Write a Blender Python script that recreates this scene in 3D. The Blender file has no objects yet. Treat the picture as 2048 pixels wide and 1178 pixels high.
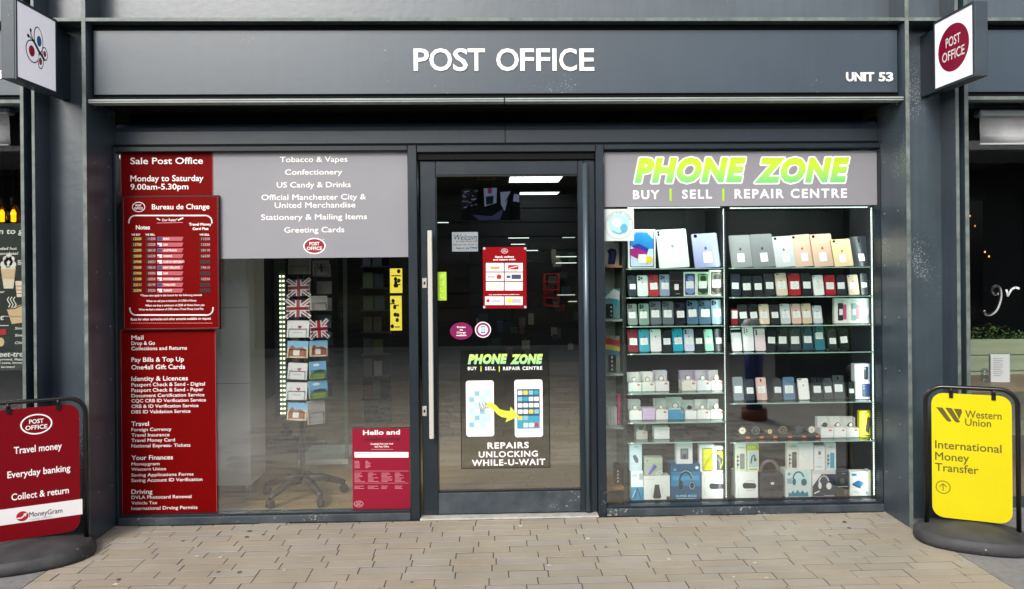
import bpy, bmesh, math, random
from mathutils import Vector, Matrix
import numpy as np
random.seed(7)
R = math.radians
scene = bpy.context.scene
COL = scene.collection

# ------------------------------------------------------------------ camera, sky, sun, exposure
FPX, PCX, PCY = 1489.0, 1024.0, 525.0          # focal length and principal point for a 2048 px wide picture
YAW, ROLL = R(1.6), R(0.55)
CAM = Vector((0.0, -4.5, 1.53))
FW = Vector((math.sin(YAW), math.cos(YAW), 0))
_r0 = Vector((math.cos(YAW), -math.sin(YAW), 0)); _u0 = Vector((0, 0, 1))
RT = _r0 * math.cos(ROLL) - _u0 * math.sin(ROLL)
UP = _u0 * math.cos(ROLL) + _r0 * math.sin(ROLL)
cd = bpy.data.cameras.new('camera'); cam = bpy.data.objects.new('camera', cd); COL.objects.link(cam)
m = Matrix.Identity(4)
for i in range(3):
    m[i][0] = RT[i]; m[i][1] = UP[i]; m[i][2] = -FW[i]; m[i][3] = CAM[i]
cam.matrix_world = m
cd.sensor_width = 36; cd.lens = 36 * FPX / 2048; cd.shift_y = (PCY - 589) / 2048; cd.clip_end = 500; cd.clip_start = 0.05
scene.camera = cam

SUN_EL, SUN_AZ = R(36), R(-156)     # azimuth of the sun measured clockwise from +Y: behind the camera, to its left
w = bpy.data.worlds.new('World'); scene.world = w; w.use_nodes = True
nt = w.node_tree
bg = nt.nodes['Background']; bg.inputs['Strength'].default_value = 0.15
sky = nt.nodes.new('ShaderNodeTexSky'); sky.sky_type = 'NISHITA'; sky.sun_disc = False
sky.sun_elevation = SUN_EL; sky.sun_rotation = SUN_AZ; sky.dust_density = 3.0; sky.air_density = 1.0; sky.ozone_density = 1.0
hs = nt.nodes.new('ShaderNodeHueSaturation'); hs.inputs['Saturation'].default_value = 0.42
nt.links.new(sky.outputs[0], hs.inputs['Color']); nt.links.new(hs.outputs[0], bg.inputs['Color'])
sl = bpy.data.lights.new('sun', 'SUN'); sl.energy = 1.25; sl.angle = R(15); sl.color = (1.0, 0.95, 0.88)
so = bpy.data.objects.new('sun', sl); COL.objects.link(so)
sd = Vector((math.sin(SUN_AZ) * math.cos(SUN_EL), math.cos(SUN_AZ) * math.cos(SUN_EL), math.sin(SUN_EL)))
so.rotation_euler = sd.to_track_quat('Z', 'Y').to_euler(); so.location = (-4, -8, 10)
vs = scene.view_settings
vs.view_transform = 'Standard'; vs.look = 'None'; vs.gamma = 1; vs.use_curve_mapping = False
vs.exposure = 0.8
cy = scene.cycles
cy.use_denoising = True; cy.max_bounces = 7; cy.diffuse_bounces = 3; cy.glossy_bounces = 4; cy.transparent_max_bounces = 24
cy.sample_clamp_indirect = 6.0; cy.caustics_reflective = False; cy.caustics_refractive = False

# ------------------------------------------------------------------ pixel -> place (used only to measure the photograph onto real planes)
class Plane:
    def __init__(s, O, d=(1, 0, 0), n=(0, -1, 0)):
        s.O = Vector(O); s.d = Vector(d).normalized(); s.n = Vector(n).normalized()
    def uv(s, px, py):
        ray = FW + RT * ((px - PCX) / FPX) + UP * ((PCY - py) / FPX)
        t = (s.O - CAM).dot(s.n) / ray.dot(s.n)
        p = CAM + ray * t - s.O
        return p.dot(s.d), p.z
    def P(s, u, v, w=0.0):
        return s.O + s.d * u + Vector((0, 0, v)) + s.n * w
    def box(s, x0, y0, x1, y1):
        xm, ym = (x0 + x1) / 2, (y0 + y1) / 2
        return s.uv(x0, ym)[0], s.uv(x1, ym)[0], s.uv(xm, y1)[1], s.uv(xm, y0)[1]   # u0,u1,v0,v1
def PY(y): return Plane((0, y, 0))
def ground(px, py):
    ray = FW + RT * ((px - PCX) / FPX) + UP * ((PCY - py) / FPX)
    t = -CAM.z / ray.z
    p = CAM + ray * t
    return p.x, p.y

# ------------------------------------------------------------------ materials
def lin(c):
    if isinstance(c, str):
        c = c.lstrip('#'); c = [int(c[i:i + 2], 16) / 255 for i in (0, 2, 4)]
        return tuple((x / 12.92 if x <= .04045 else ((x + .055) / 1.055) ** 2.4) for x in c)
    return tuple(c)
_M = {}
def mat(c, rough=.5, metal=0., emit=0., spec=.5, coat=0., name=None):
    key = (c if isinstance(c, str) else tuple(c), rough, metal, emit, spec, coat)
    if key in _M: return _M[key]
    mm = bpy.data.materials.new(name or 'plain_paint'); mm.use_nodes = True
    b = mm.node_tree.nodes['Principled BSDF']; col = (*lin(c), 1)
    b.inputs['Base Color'].default_value = col; b.inputs['Roughness'].default_value = rough; b.inputs['Metallic'].default_value = metal
    b.inputs['Specular IOR Level'].default_value = spec; b.inputs['Coat Weight'].default_value = coat
    if emit:
        b.inputs['Emission Color'].default_value = col; b.inputs['Emission Strength'].default_value = emit
    _M[key] = mm
    return mm
def N(mm, t, **kw):
    n = mm.node_tree.nodes.new(t)
    for k, v in kw.items():
        if k in n.inputs: n.inputs[k].default_value = v
        else: setattr(n, k, v)
    return n
def worn(name, c1, c2, scale=4, rough=(.35, .6), bump=.02, speck=None, speck_scale=220, metal=0., randomize=0., detail=6, coords='Object', spec=.5, stretch=(1, 1, 1), streaks=0.):
    """noise-mottled paint, stone or wood: c1 to c2 by broad noise, optional pale specks, fine relief"""
    mm = bpy.data.materials.new(name); mm.use_nodes = True
    nt = mm.node_tree; L = nt.links.new; b = nt.nodes['Principled BSDF']
    b.inputs['Metallic'].default_value = metal; b.inputs['Specular IOR Level'].default_value = spec
    geo = N(mm, 'ShaderNodeNewGeometry')
    mp = N(mm, 'ShaderNodeMapping'); mp.inputs['Scale'].default_value = stretch
    L(geo.outputs['Position'], mp.inputs['Vector'])
    n1 = N(mm, 'ShaderNodeTexNoise', Scale=scale, Detail=detail, Roughness=.62); L(mp.outputs[0], n1.inputs['Vector'])
    cr = N(mm, 'ShaderNodeValToRGB'); cr.color_ramp.elements[0].position = .3; cr.color_ramp.elements[1].position = .72
    cr.color_ramp.elements[0].color = (*lin(c1), 1); cr.color_ramp.elements[1].color = (*lin(c2), 1)
    L(n1.outputs[0], cr.inputs[0]); col = cr.outputs[0]
    if streaks:
        m2 = N(mm, 'ShaderNodeMapping'); m2.inputs['Scale'].default_value = (26, 26, .9); L(geo.outputs['Position'], m2.inputs['Vector'])
        n4 = N(mm, 'ShaderNodeTexNoise', Scale=1.0, Detail=4); L(m2.outputs[0], n4.inputs['Vector'])
        r4 = N(mm, 'ShaderNodeMapRange'); r4.inputs['From Min'].default_value = .35; r4.inputs['From Max'].default_value = .75
        r4.inputs['To Min'].default_value = 1 - streaks; r4.inputs['To Max'].default_value = 1 + streaks; L(n4.outputs[0], r4.inputs[0])
        v4 = N(mm, 'ShaderNodeVectorMath', operation='SCALE'); L(col, v4.inputs[0]); L(r4.outputs[0], v4.inputs['Scale']); col = v4.outputs[0]
    if randomize:
        oi = N(mm, 'ShaderNodeObjectInfo'); h = N(mm, 'ShaderNodeHueSaturation')
        mr = N(mm, 'ShaderNodeMapRange'); mr.inputs['To Min'].default_value = 1 - randomize; mr.inputs['To Max'].default_value = 1 + randomize
        L(oi.outputs['Random'], mr.inputs[0]); L(mr.outputs[0], h.inputs['Value'])
        m3 = N(mm, 'ShaderNodeMath', operation='MULTIPLY'); m3.inputs[1].default_value = 7.31
        m4 = N(mm, 'ShaderNodeMath', operation='FRACT'); L(oi.outputs['Random'], m3.inputs[0]); L(m3.outputs[0], m4.inputs[0])
        mr2 = N(mm, 'ShaderNodeMapRange'); mr2.inputs['To Min'].default_value = .7; mr2.inputs['To Max'].default_value = 1.1
        L(m4.outputs[0], mr2.inputs[0]); L(mr2.outputs[0], h.inputs['Saturation']); L(col, h.inputs['Color']); col = h.outputs[0]
    if speck:
        n2 = N(mm, 'ShaderNodeTexNoise', Scale=speck_scale, Detail=2); L(mp.outputs[0], n2.inputs['Vector'])
        n3 = N(mm, 'ShaderNodeTexNoise', Scale=2.3, Detail=3); L(geo.outputs['Position'], n3.inputs['Vector'])
        ad = N(mm, 'ShaderNodeMath', operation='MULTIPLY'); L(n2.outputs[0], ad.inputs[0]); L(n3.outputs[0], ad.inputs[1])
        r2 = N(mm, 'ShaderNodeValToRGB'); r2.color_ramp.elements[0].position = speck[1]; r2.color_ramp.elements[1].position = speck[1] + .06
        L(ad.outputs[0], r2.inputs[0])
        mx = N(mm, 'ShaderNodeMix', data_type='RGBA'); L(r2.outputs[0], mx.inputs[0]); L(col, mx.inputs[6]); mx.inputs[7].default_value = (*lin(speck[0]), 1)
        col = mx.outputs[2]
    L(col, b.inputs['Base Color'])
    rr = N(mm, 'ShaderNodeMapRange'); rr.inputs['To Min'].default_value = rough[0]; rr.inputs['To Max'].default_value = rough[1]
    L(n1.outputs[0], rr.inputs[0]); L(rr.outputs[0], b.inputs['Roughness'])
    if bump:
        nb = N(mm, 'ShaderNodeTexNoise', Scale=scale * 9, Detail=5); L(mp.outputs[0], nb.inputs['Vector'])
        bp = N(mm, 'ShaderNodeBump', Strength=.6, Distance=bump); L(nb.outputs[0], bp.inputs['Height']); L(bp.outputs[0], b.inputs['Normal'])
    return mm
def glass(name, r0=.07, tint=(.93, .96, .95)):
    mm = bpy.data.materials.new(name); mm.use_nodes = True; nt = mm.node_tree; L = nt.links.new
    nt.nodes.remove(nt.nodes['Principled BSDF']); out = nt.nodes['Material Output']
    g = N(mm, 'ShaderNodeNewGeometry'); d = N(mm, 'ShaderNodeVectorMath', operation='DOT_PRODUCT')
    L(g.outputs['Normal'], d.inputs[0]); L(g.outputs['Incoming'], d.inputs[1])
    a = N(mm, 'ShaderNodeMath', operation='ABSOLUTE'); L(d.outputs['Value'], a.inputs[0])
    s = N(mm, 'ShaderNodeMath', operation='SUBTRACT'); s.inputs[0].default_value = 1; L(a.outputs[0], s.inputs[1])
    p = N(mm, 'ShaderNodeMath', operation='POWER'); L(s.outputs[0], p.inputs[0]); p.inputs[1].default_value = 5
    q = N(mm, 'ShaderNodeMath', operation='MULTIPLY_ADD'); L(p.outputs[0], q.inputs[0]); q.inputs[1].default_value = 1 - r0; q.inputs[2].default_value = r0
    t = N(mm, 'ShaderNodeBsdfTransparent'); t.inputs[0].default_value = (*tint, 1)
    gl = N(mm, 'ShaderNodeBsdfGlossy', Roughness=0.0); gl.inputs[0].default_value = (1, 1, 1, 1)
    mx = N(mm, 'ShaderNodeMixShader'); L(q.outputs[0], mx.inputs[0]); L(t.outputs[0], mx.inputs[1]); L(gl.outputs[0], mx.inputs[2])
    L(mx.outputs[0], out.inputs[0])
    return mm
def ramp_z(name, c0, c1, z0, z1, rough=.4, slope=0.):
    """printed two-colour blend from height z0 to z1 (ink, not light)"""
    mm = bpy.data.materials.new(name); mm.use_nodes = True; L = mm.node_tree.links.new; b = mm.node_tree.nodes['Principled BSDF']
    g = N(mm, 'ShaderNodeNewGeometry'); sp = N(mm, 'ShaderNodeSeparateXYZ'); L(g.outputs['Position'], sp.inputs[0])
    mr = N(mm, 'ShaderNodeMapRange'); mr.inputs['From Min'].default_value = z0; mr.inputs['From Max'].default_value = z1
    L(sp.outputs['Z'], mr.inputs[0])
    cr = N(mm, 'ShaderNodeValToRGB'); cr.color_ramp.elements[0].color = (*lin(c0), 1); cr.color_ramp.elements[1].color = (*lin(c1), 1)
    L(mr.outputs[0], cr.inputs[0]); L(cr.outputs[0], b.inputs['Base Color']); b.inputs['Roughness'].default_value = rough
    return mm

STEEL = worn('painted_steel', '#323e47', '#3f4c55', 3.2, (.28, .42), .0012, ('#98a2a5', .415), 150, streaks=.10, spec=1.0)
STEEL2 = worn('fascia_paint', '#283743', '#2f3f4c', 1.6, (.3, .42), .0008, ('#7d888c', .46), 90, streaks=.06, spec=.8)
EDGE = worn('pale_steel_edge', '#4a5350', '#757e79', 14, (.35, .6), .001)  # edge strips in a paler tone than the plates
FRAME = worn('anodised_frame', '#18222a', '#1f2a32', 3, (.28, .42), .0006, ('#8f9aa0', .47), 120)
SILL = worn('scuffed_sill', '#2a343c', '#474f55', 9, (.4, .7), .001, ('#9a9a90', .36), 60)
DARK = worn('dark_shade_lining', '#07090a', '#0c0f11', 3, (.6, .8), .001, spec=.2)  # near-black paint standing in for shade under the fascia and in gaps
RUBBER = worn('black_rubber', '#262628', '#454547', 7, (.5, .75), .002, ('#9a9a96', .40), 70)
BLACK = mat('#0b0c0d', .4)
BLACKG = mat('#090a0b', .15)
WHITE = mat('#e9e9e6', .45)
WHITEM = mat('#e6e6e4', .35)
PRINTW = mat('#f2eeec', .45)
CHROME = mat('#c9c8c2', .22, 1.0)
REDV = worn('red_vinyl', (.140, .0008, .001), (.165, .001, .0012), 1.2, (.45, .55), .0002, spec=.06)
REDP = mat('#8a0a1c', .4)
GREYV = worn('grey_vinyl', '#84848b', '#8c8c92', 1.5, (.35, .5), .0003)
GLASS = glass('window_glass', .12, (.97, .985, .98))
GLASSD = glass('door_glass', .16, (.95, .97, .965))
CGLASS = glass('cabinet_glass', .03, (.9, .96, .93))
SHELFG = glass('shelf_glass', .10, (.55, .75, .68))

# ------------------------------------------------------------------ mesh helpers
def obj(name, bm, mats, parent=None, smooth=False, label=None):
    me = bpy.data.meshes.new(name); bm.to_mesh(me); bm.free()
    for mm in (mats if isinstance(mats, (list, tuple)) else [mats]): me.materials.append(mm)
    if smooth: me.polygons.foreach_set('use_smooth', [True] * len(me.polygons))
    return link(name, me, parent, label)
def link(name, me, parent=None, label=None):
    o = bpy.data.objects.new(name, me); COL.objects.link(o)
    if parent is not None:
        o.parent = parent
        if '_raw' not in parent: o.matrix_parent_inverse = parent_mat(parent).inverted()
    if label: o['label'] = label
    return o
def parent_mat(o):
    mm = Matrix.LocRotScale(o.location, o.rotation_euler, o.scale)
    if o.parent: mm = parent_mat(o.parent) @ o.matrix_parent_inverse @ mm
    return mm
def thing(name, label, cat, loc=(0, 0, 0), group=None, rot=(0, 0, 0), raw=False):
    o = bpy.data.objects.new(name, None); COL.objects.link(o); o.location = loc; o.rotation_euler = rot; o.empty_display_size = .1
    o['label'] = label; o['category'] = cat
    if group: o['group'] = group
    if raw: o['_raw'] = 1
    return o
def tag(o, label, cat, group=None):
    o['label'] = label; o['category'] = cat
    if group: o['group'] = group
    return o
def struct(o): o['kind'] = 'structure'; return o
def B(): return bmesh.new()
def box(bm, x0, x1, y0, y1, z0, z1, mi=0, bev=0):
    r = bmesh.ops.create_cube(bm, size=1.0); vv = r['verts']
    for v in vv:
        v.co = Vector((x0 + (v.co.x + .5) * (x1 - x0), y0 + (v.co.y + .5) * (y1 - y0), z0 + (v.co.z + .5) * (z1 - z0)))
    fs = {f for v in vv for f in v.link_faces}
    for f in fs: f.material_index = mi
    if bev:
        es = list({e for v in vv for e in v.link_edges})
        rb = bmesh.ops.bevel(bm, geom=es, offset=bev, segments=1, affect='EDGES')
        for f in rb['faces']: f.material_index = mi
    return bm
def prism(bm, pts, P, w0, w1, mi=0):
    """closed outline pts (u,v) on plane P, from offset w0 (back) to w1 (front)"""
    a = [bm.verts.new(P.P(u, v, w0)) for u, v in pts]; b = [bm.verts.new(P.P(u, v, w1)) for u, v in pts]
    n = len(pts); fs = [bm.faces.new(b), bm.faces.new(a[::-1])]
    for i in range(n): fs.append(bm.faces.new((a[i], a[(i + 1) % n], b[(i + 1) % n], b[i])))
    for f in fs: f.material_index = mi
    return bm
def flat(bm, pts, P, w, mi=0):
    f = bm.faces.new([bm.verts.new(P.P(u, v, w)) for u, v in pts]); f.material_index = mi
    return bm
def rr(u0, u1, v0, v1, r=.0, seg=4):
    if r <= 0: return [(u0, v0), (u1, v0), (u1, v1), (u0, v1)]
    r = min(r, (u1 - u0) / 2.01, (v1 - v0) / 2.01); pts = []
    for cx, cyy, a0 in ((u1 - r, v0 + r, -90), (u1 - r, v1 - r, 0), (u0 + r, v1 - r, 90), (u0 + r, v0 + r, 180)):
        for k in range(seg + 1):
            a = R(a0 + 90 * k / seg); pts.append((cx + r * math.cos(a), cyy + r * math.sin(a)))
    return pts
def ell(cu, cv, ru, rv, n=28):
    return [(cu + ru * math.cos(2 * math.pi * k / n), cv + rv * math.sin(2 * math.pi * k / n)) for k in range(n)]
def ring(bm, cu, cv, ru, rv, t, P, w, mi=0, n=32):
    a = [bm.verts.new(P.P(u, v, w)) for u, v in ell(cu, cv, ru, rv, n)]; b = [bm.verts.new(P.P(u, v, w)) for u, v in ell(cu, cv, ru - t, rv - t, n)]
    for i in range(n):
        f = bm.faces.new((a[i], a[(i + 1) % n], b[(i + 1) % n], b[i])); f.material_index = mi
def stroke(bm, pts, t, P, w, mi=0):
    """a painted line of width t through (u,v) pts"""
    for i in range(len(pts) - 1):
        (a, b), (c, d) = pts[i], pts[i + 1]
        L = math.hypot(c - a, d - b) or 1e-6; nx, ny = -(d - b) / L * t / 2, (c - a) / L * t / 2; ex, ey = (c - a) / L * t / 4, (d - b) / L * t / 4
        flat(bm, [(a - ex + nx, b - ey + ny), (a - ex - nx, b - ey - ny), (c + ex - nx, d + ey - ny), (c + ex + nx, d + ey + ny)][::-1][::-1], P, w, mi)
def tube(bm, pts, r, n=8, mi=0, close=False, caps=True):
    pts = [Vector(p) for p in pts]; rings = []; m_ = len(pts); prevx = None
    for i, p in enumerate(pts):
        if close: t = pts[(i + 1) % m_] - pts[i - 1]
        else: t = pts[min(i + 1, m_ - 1)] - pts[max(i - 1, 0)]
        t.normalize()
        if prevx is None:
            prevx = t.orthogonal().normalized()
        x = (prevx - t * prevx.dot(t))
        x = x.normalized() if x.length > 1e-6 else t.orthogonal().normalized()
        prevx = x; y = t.cross(x); rad = r[i] if isinstance(r, (list, tuple)) else r
        rings.append([bm.verts.new(p + (x * math.cos(2 * math.pi * k / n) + y * math.sin(2 * math.pi * k / n)) * rad) for k in range(n)])
    for i in range(m_ if close else m_ - 1):
        A, C = rings[i], rings[(i + 1) % m_]
        for k in range(n):
            f = bm.faces.new((A[k], A[(k + 1) % n], C[(k + 1) % n], C[k])); f.material_index = mi; f.smooth = True
    if caps and not close:
        f = bm.faces.new(rings[0][::-1]); f.material_index = mi; f = bm.faces.new(rings[-1]); f.material_index = mi
    return bm
def lathe(bm, prof, c, n=20, mi=0, sx=1., sy=1.):
    rings = []
    for r, z in prof:
        rings.append([bm.verts.new((c[0] + r * sx * math.cos(2 * math.pi * k / n), c[1] + r * sy * math.sin(2 * math.pi * k / n), c[2] + z)) for k in range(n)])
    for i in range(len(rings) - 1):
        for k in range(n):
            f = bm.faces.new((rings[i][k], rings[i][(k + 1) % n], rings[i + 1][(k + 1) % n], rings[i + 1][k])); f.material_index = mi; f.smooth = True
    bm.faces.new(rings[0][::-1]).material_index = mi; bm.faces.new(rings[-1]).material_index = mi
    return bm

# lettering: glyph outlines of the built-in font turned into mesh
_tc = {}
def glyphs(s, bold=0., shear=0., space=1., depth=0.):
    k = (s, bold, shear, space, depth)
    if k in _tc: return _tc[k]
    c = bpy.data.curves.new('lettering', 'FONT'); c.body = s; c.size = 1; c.offset = bold; c.shear = shear; c.space_character = space
    c.resolution_u = 3; c.fill_mode = 'FRONT'
    o = bpy.data.objects.new('lettering', c)
    me = o.to_mesh(); n = len(me.vertices); co = np.zeros(n * 3)
    me.vertices.foreach_get('co', co); co = co.reshape(-1, 3)
    polys = [tuple(p.vertices) for p in me.polygons]
    o.to_mesh_clear(); bpy.data.objects.remove(o); bpy.data.curves.remove(c)
    _tc[k] = (co, polys)
    return _tc[k]
CAPH = float(glyphs('H')[0][:, 1].max())
def text(bm, P, w, s, u0, u1, vb, cap, mi=0, bold=.012, shear=0., space=1., fit='w', align='l', depth=0., clip=None):
    if bold and not depth and ('M' in s or 'g' in s):      # thicken by overprinting
        k_ = bold * cap / (CAPH + 2 * bold)
        for j, (a, b) in enumerate(((0, 0), (1, 0), (-1, 0), (0, 1), (0, -1), (.7, .7), (-.7, .7), (.7, -.7), (-.7, -.7))):
            text(bm, P, w + j * 1.5e-5, s, u0 + k_ * (1 + a), u1 - k_ * (1 - a) if u1 is not None else None, vb + k_ * (1 + b), cap - 2 * k_, mi, 0., shear, space, fit, align)
        return
    co, polys = glyphs(s, bold, shear, space)
    if not len(polys): return
    x0, x1 = co[:, 0].min(), co[:, 0].max(); ky = cap / (CAPH + 2 * bold)
    kx = (u1 - u0) / (x1 - x0) if u1 is not None else ky
    if u1 is None and align == 'c': u0 = u0 - kx * (x1 - x0) / 2
    vs_ = [bm.verts.new(P.P(u0 + (x - x0) * kx, vb + (y + bold) * ky, w)) for x, y, z in co]
    fs = []
    for p in polys:
        try: f = bm.faces.new([vs_[i] for i in p]); f.material_index = mi; fs.append(f)
        except ValueError: pass
    if depth:
        ex = bmesh.ops.extrude_face_region(bm, geom=fs)
        nv = [g for g in ex['geom'] if isinstance(g, bmesh.types.BMVert)]
        bmesh.ops.translate(bm, verts=nv, vec=P.n * depth)
        for g in ex['geom']:
            if isinstance(g, bmesh.types.BMFace): g.material_index = mi
def lines(t, P, w, rows, mm, **kw):
    """each printed line is a piece of its own"""
    for row_ in rows:
        bm = B(); k = dict(kw); k.update(row_[5] if len(row_) > 5 else {}); ptext(bm, P, w, *row_[:5], **k); obj('text_line', bm, mm, t)
def ptext(bm, P, w, s, x0, x1, yt, yb, **kw):
    """text from pixel x0 to x1, capitals from row yt down to baseline yb, measured at its left end"""
    u0, vb = P.uv(x0, yb); _, vt = P.uv(x0, yt)
    u1 = P.uv(x1, yb)[0] if x1 is not None else None
    text(bm, P, w, s, u0, u1, vb, vt - vb, **kw)
def pc(bm, P, w, s, xc, x_half, yt, yb, **kw):
    u0, vb = P.uv(xc - x_half, yb); _, vt = P.uv(xc - x_half, yt); u1 = P.uv(xc + x_half, yb)[0]
    va = P.uv(xc, yb)[1]
    text(bm, P, w, s, u0, u1, va, vt - vb, **kw)
def po_logo(bm, P, w, cu, cv, ru, rv, wi, ri=None, outline=True):
    """oval with POST over OFFICE; wi white slot, ri red fill slot"""
    if ri is not None: flat(bm, ell(cu, cv, ru, rv), P, w, wi if outline else ri)
    if ri is not None and outline: flat(bm, ell(cu, cv, ru * .89, rv * .86), P, w + .0006, ri)
    if ri is None: ring(bm, cu, cv, ru, rv, rv * .13, P, w, wi)
    text(bm, P, w + .0012, 'POST', cu - ru * .45, cu + ru * .45, cv + rv * .08, rv * .42, wi, .02)
    text(bm, P, w + .0012, 'OFFICE', cu - ru * .68, cu + ru * .68, cv - rv * .5, rv * .42, wi, .02)

# ------------------------------------------------------------------ ground
XL, XR = -2.252, 2.405
MORTAR = worn('joint_sand', '#241f18', '#352f26', 30, (.8, .95), .002)
PAVER = worn('clay_paver', '#908676', '#a59b8a', 1.7, (.6, .85), .001, ('#b3ab99', .46), 60, randomize=.04, detail=10)
PAVERM = worn('sun_pale_paver_mass', '#a8a398', '#b9b4a9', 2, (.6, .85), .002)  # far paving paled to stand in for sunlit ground in the reflections
SLAB = worn('granite_slab', '#717070', '#8b8987', 30, (.6, .85), .0012, ('#c6c4c0', .40), 300, randomize=.06)
pav = B(); box(pav, -30, 30, -12.0, 0.0, -.10, -.0022); pavement = struct(obj('pavement', pav, MORTAR))
W0 = .080; lens = (.195, .235, .262)
def brick_mesh(L):
    bm = B(); box(bm, -L / 2 + .0024, L / 2 - .0024, -W0 / 2 + .0028, W0 / 2 - .0028, -.05, 0)
    top = [e for e in bm.edges if all(v.co.z > -.001 for v in e.verts)]
    bmesh.ops.bevel(bm, geom=top, offset=.0009, segments=1, affect='EDGES')
    me = bpy.data.meshes.new('brick'); bm.to_mesh(me); bm.free(); me.materials.append(PAVER); return me
BM = {L: brick_mesh(L) for L in lens}
cut = {}
mass = B(); y = -.004; row = 0; nb = 0
while y > -5.6:
    yc = y - W0 / 2; x = XL - random.uniform(0, .2); first = True
    while x < XR:
        L = random.choice((.195, .235, .262, .262)); x0, x1 = max(x, XL), min(x + L, XR)
        if x1 - x0 > .03:
            full = (x1 - x0) > L - 1e-6
            dz = random.uniform(-.0012, .0012)
            if y > -1.12:
                if full: me = BM[L]
                else:
                    k = round(x1 - x0, 3); me = cut.setdefault(k, None) or brick_mesh(x1 - x0); cut[k] = me
                o = link('brick', me, pavement); o.location = ((x0 + x1) / 2, yc, dz); o.rotation_euler = (random.uniform(-.006, .006), random.uniform(-.003, .003), random.uniform(-.003, .003)); nb += 1
            else:
                g_ = .002 if y > -2 else .0045; box(mass, x0 + g_, x1 - g_, yc - W0 / 2 + g_, yc + W0 / 2 - g_, -.03, dz, random.randrange(4))
        x += L
    y -= W0; row += 1
bo = obj('brick_field', mass, [PAVERM] + [worn('sun_pale_paver_mass', a, b, 2, (.6, .85), .002) for a, b in (('#b3ada0', '#c4bfb3'), ('#8f897d', '#a09a8e'), ('#a29a8e', '#b4ada2'))], pavement); bo['kind'] = 'stuff'
# trodden-in gum and pale drips
rg = random.Random(21)
for k in range(26):
    gx_, gy_, gr = rg.uniform(-2.1, 2.3), -rg.uniform(.08, 1.05), rg.uniform(.006, .015)
    gm = B(); gm.faces.new([gm.verts.new((gx_ + gr * rg.uniform(.7, 1.2) * math.cos(a), gy_ + gr * rg.uniform(.7, 1.2) * math.sin(a), .0028)) for a in np.linspace(0, 6.28, 11)[:-1]]); obj('gum_spot', gm, mat(rg.choice(('#b9b1a2', '#4d463c', '#5a5348', '#c9c2b4')), .8), pavement)
# granite strips in front of the columns
for xa, xb in ((-3.9, XL), (XR, 4.05)):
    y = -.0
    while y > -1.3:
        d = .62
        cuts = [xa, xa + .45, xa + 1.05, xb] if xa < 0 else [xa, xa + .75, xa + 1.2, xb]
        for a, b in zip(cuts, cuts[1:]):
            bm = B(); box(bm, a + .003, b - .003, y - d + .003, y - .003, -.05, random.uniform(-.001, .001), bev=.002); obj('paving_slab', bm, SLAB, pavement)
        y -= d
sh = B()
box(sh, -30, -3.9, -12, 0, -.05, -.0006); box(sh, 4.05, 30, -12, 0, -.05, -.0006); box(sh, -3.9, XL - .002, -12, -1.24, -.05, -.0006); box(sh, XR + .002, 4.05, -12, -1.24, -.05, -.0006); box(sh, XL, XR, -12, -5.62, -.05, -.0006)
struct(obj('path', sh, PAVERM))

# ------------------------------------------------------------------ the post office building
FR = -.33
PF, PA, PG = PY(FR), PY(-.27), PY(0.0)
shop = thing('shop_building', 'slate grey steel framed shop unit with glass front and central door', 'building', (0, 0, 0))
def column(xa, xb, edges, gap_edge, par):
    """I-section column: web plate between two flanges seen edge on"""
    web = B(); box(web, xa, xb, -.185, -.17, 0, 5.2); wo = obj('column', web, STEEL, par)
    for a, b in edges:
        f = B(); box(f, a, b, FR + .003, -.01, 0, 5.2); fo = obj('flange', f, STEEL, wo)
        e = B(); box(e, a - .001, b + .001, FR, FR + .0025, 0, 5.2); obj('flange_edge', e, EDGE, wo)
    return wo
def ux(px, py, P): return P.uv(px, py)[0]
xA0, xA1 = ux(168, 560, PF), ux(175, 560, PF)
xB0, xB1 = ux(65, 400, PF), ux(70, 400, PF)
xC0, xC1 = ux(42, 400, PF), ux(48, 400, PF)
yA0, yA1 = ux(1815, 560, PF), ux(1822, 560, PF)
yB0, yB1 = ux(1912, 300, PF), ux(1918, 300, PF)
yC0, yC1 = ux(1930, 300, PF), ux(1937, 300, PF)
column(xB1, xA0, [(xA0, xA1), (xB0, xB1)], None, shop)
column(yA1, yB0, [(yA0, yA1), (yB0, yB1)], None, shop)
for a, b in ((xC1, xB0), (yB1, yC0)):
    g = B(); box(g, a, b, -.12, -.10, 0, 5.2); obj('column_gap_cover', g, DARK, shop)
# dark sealant line, put in to deepen contact shade between front and paving
rs_ = random.Random(8); x_ = xA1 + .01
while x_ < yA0 - .05:
    L_ = rs_.uniform(.08, .3)
    if rs_.random() < .75: sb_ = B(); box(sb_, x_, min(x_ + L_, yA0 - .01), -.066 - rs_.uniform(0, .003), -.0605, .0008, rs_.uniform(.003, .007)); obj('sealant', sb_, mat('#151311', .8), shop)
    x_ += L_ + .004
# rivets along both reveals
for sx, x in ((1, xA1 + .0005), (-1, yA0 - .0005)):
    for k in range(8):
        for yy in (-.09, -.24):
            rv = B(); lathe(rv, [(.006, 0), (.0055, .002), (.003, .0035)], (0, 0, 0), 8)
            bmesh.ops.rotate(rv, verts=rv.verts, matrix=Matrix.Rotation(R(90 * sx), 3, 'Y')); bmesh.ops.translate(rv, verts=rv.verts, vec=(x, yy, .25 + k * .31 + (.008 if yy < -.2 else 0)))
            obj('rivet', rv, mat('#8b9396', .4, .6), shop)
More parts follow.
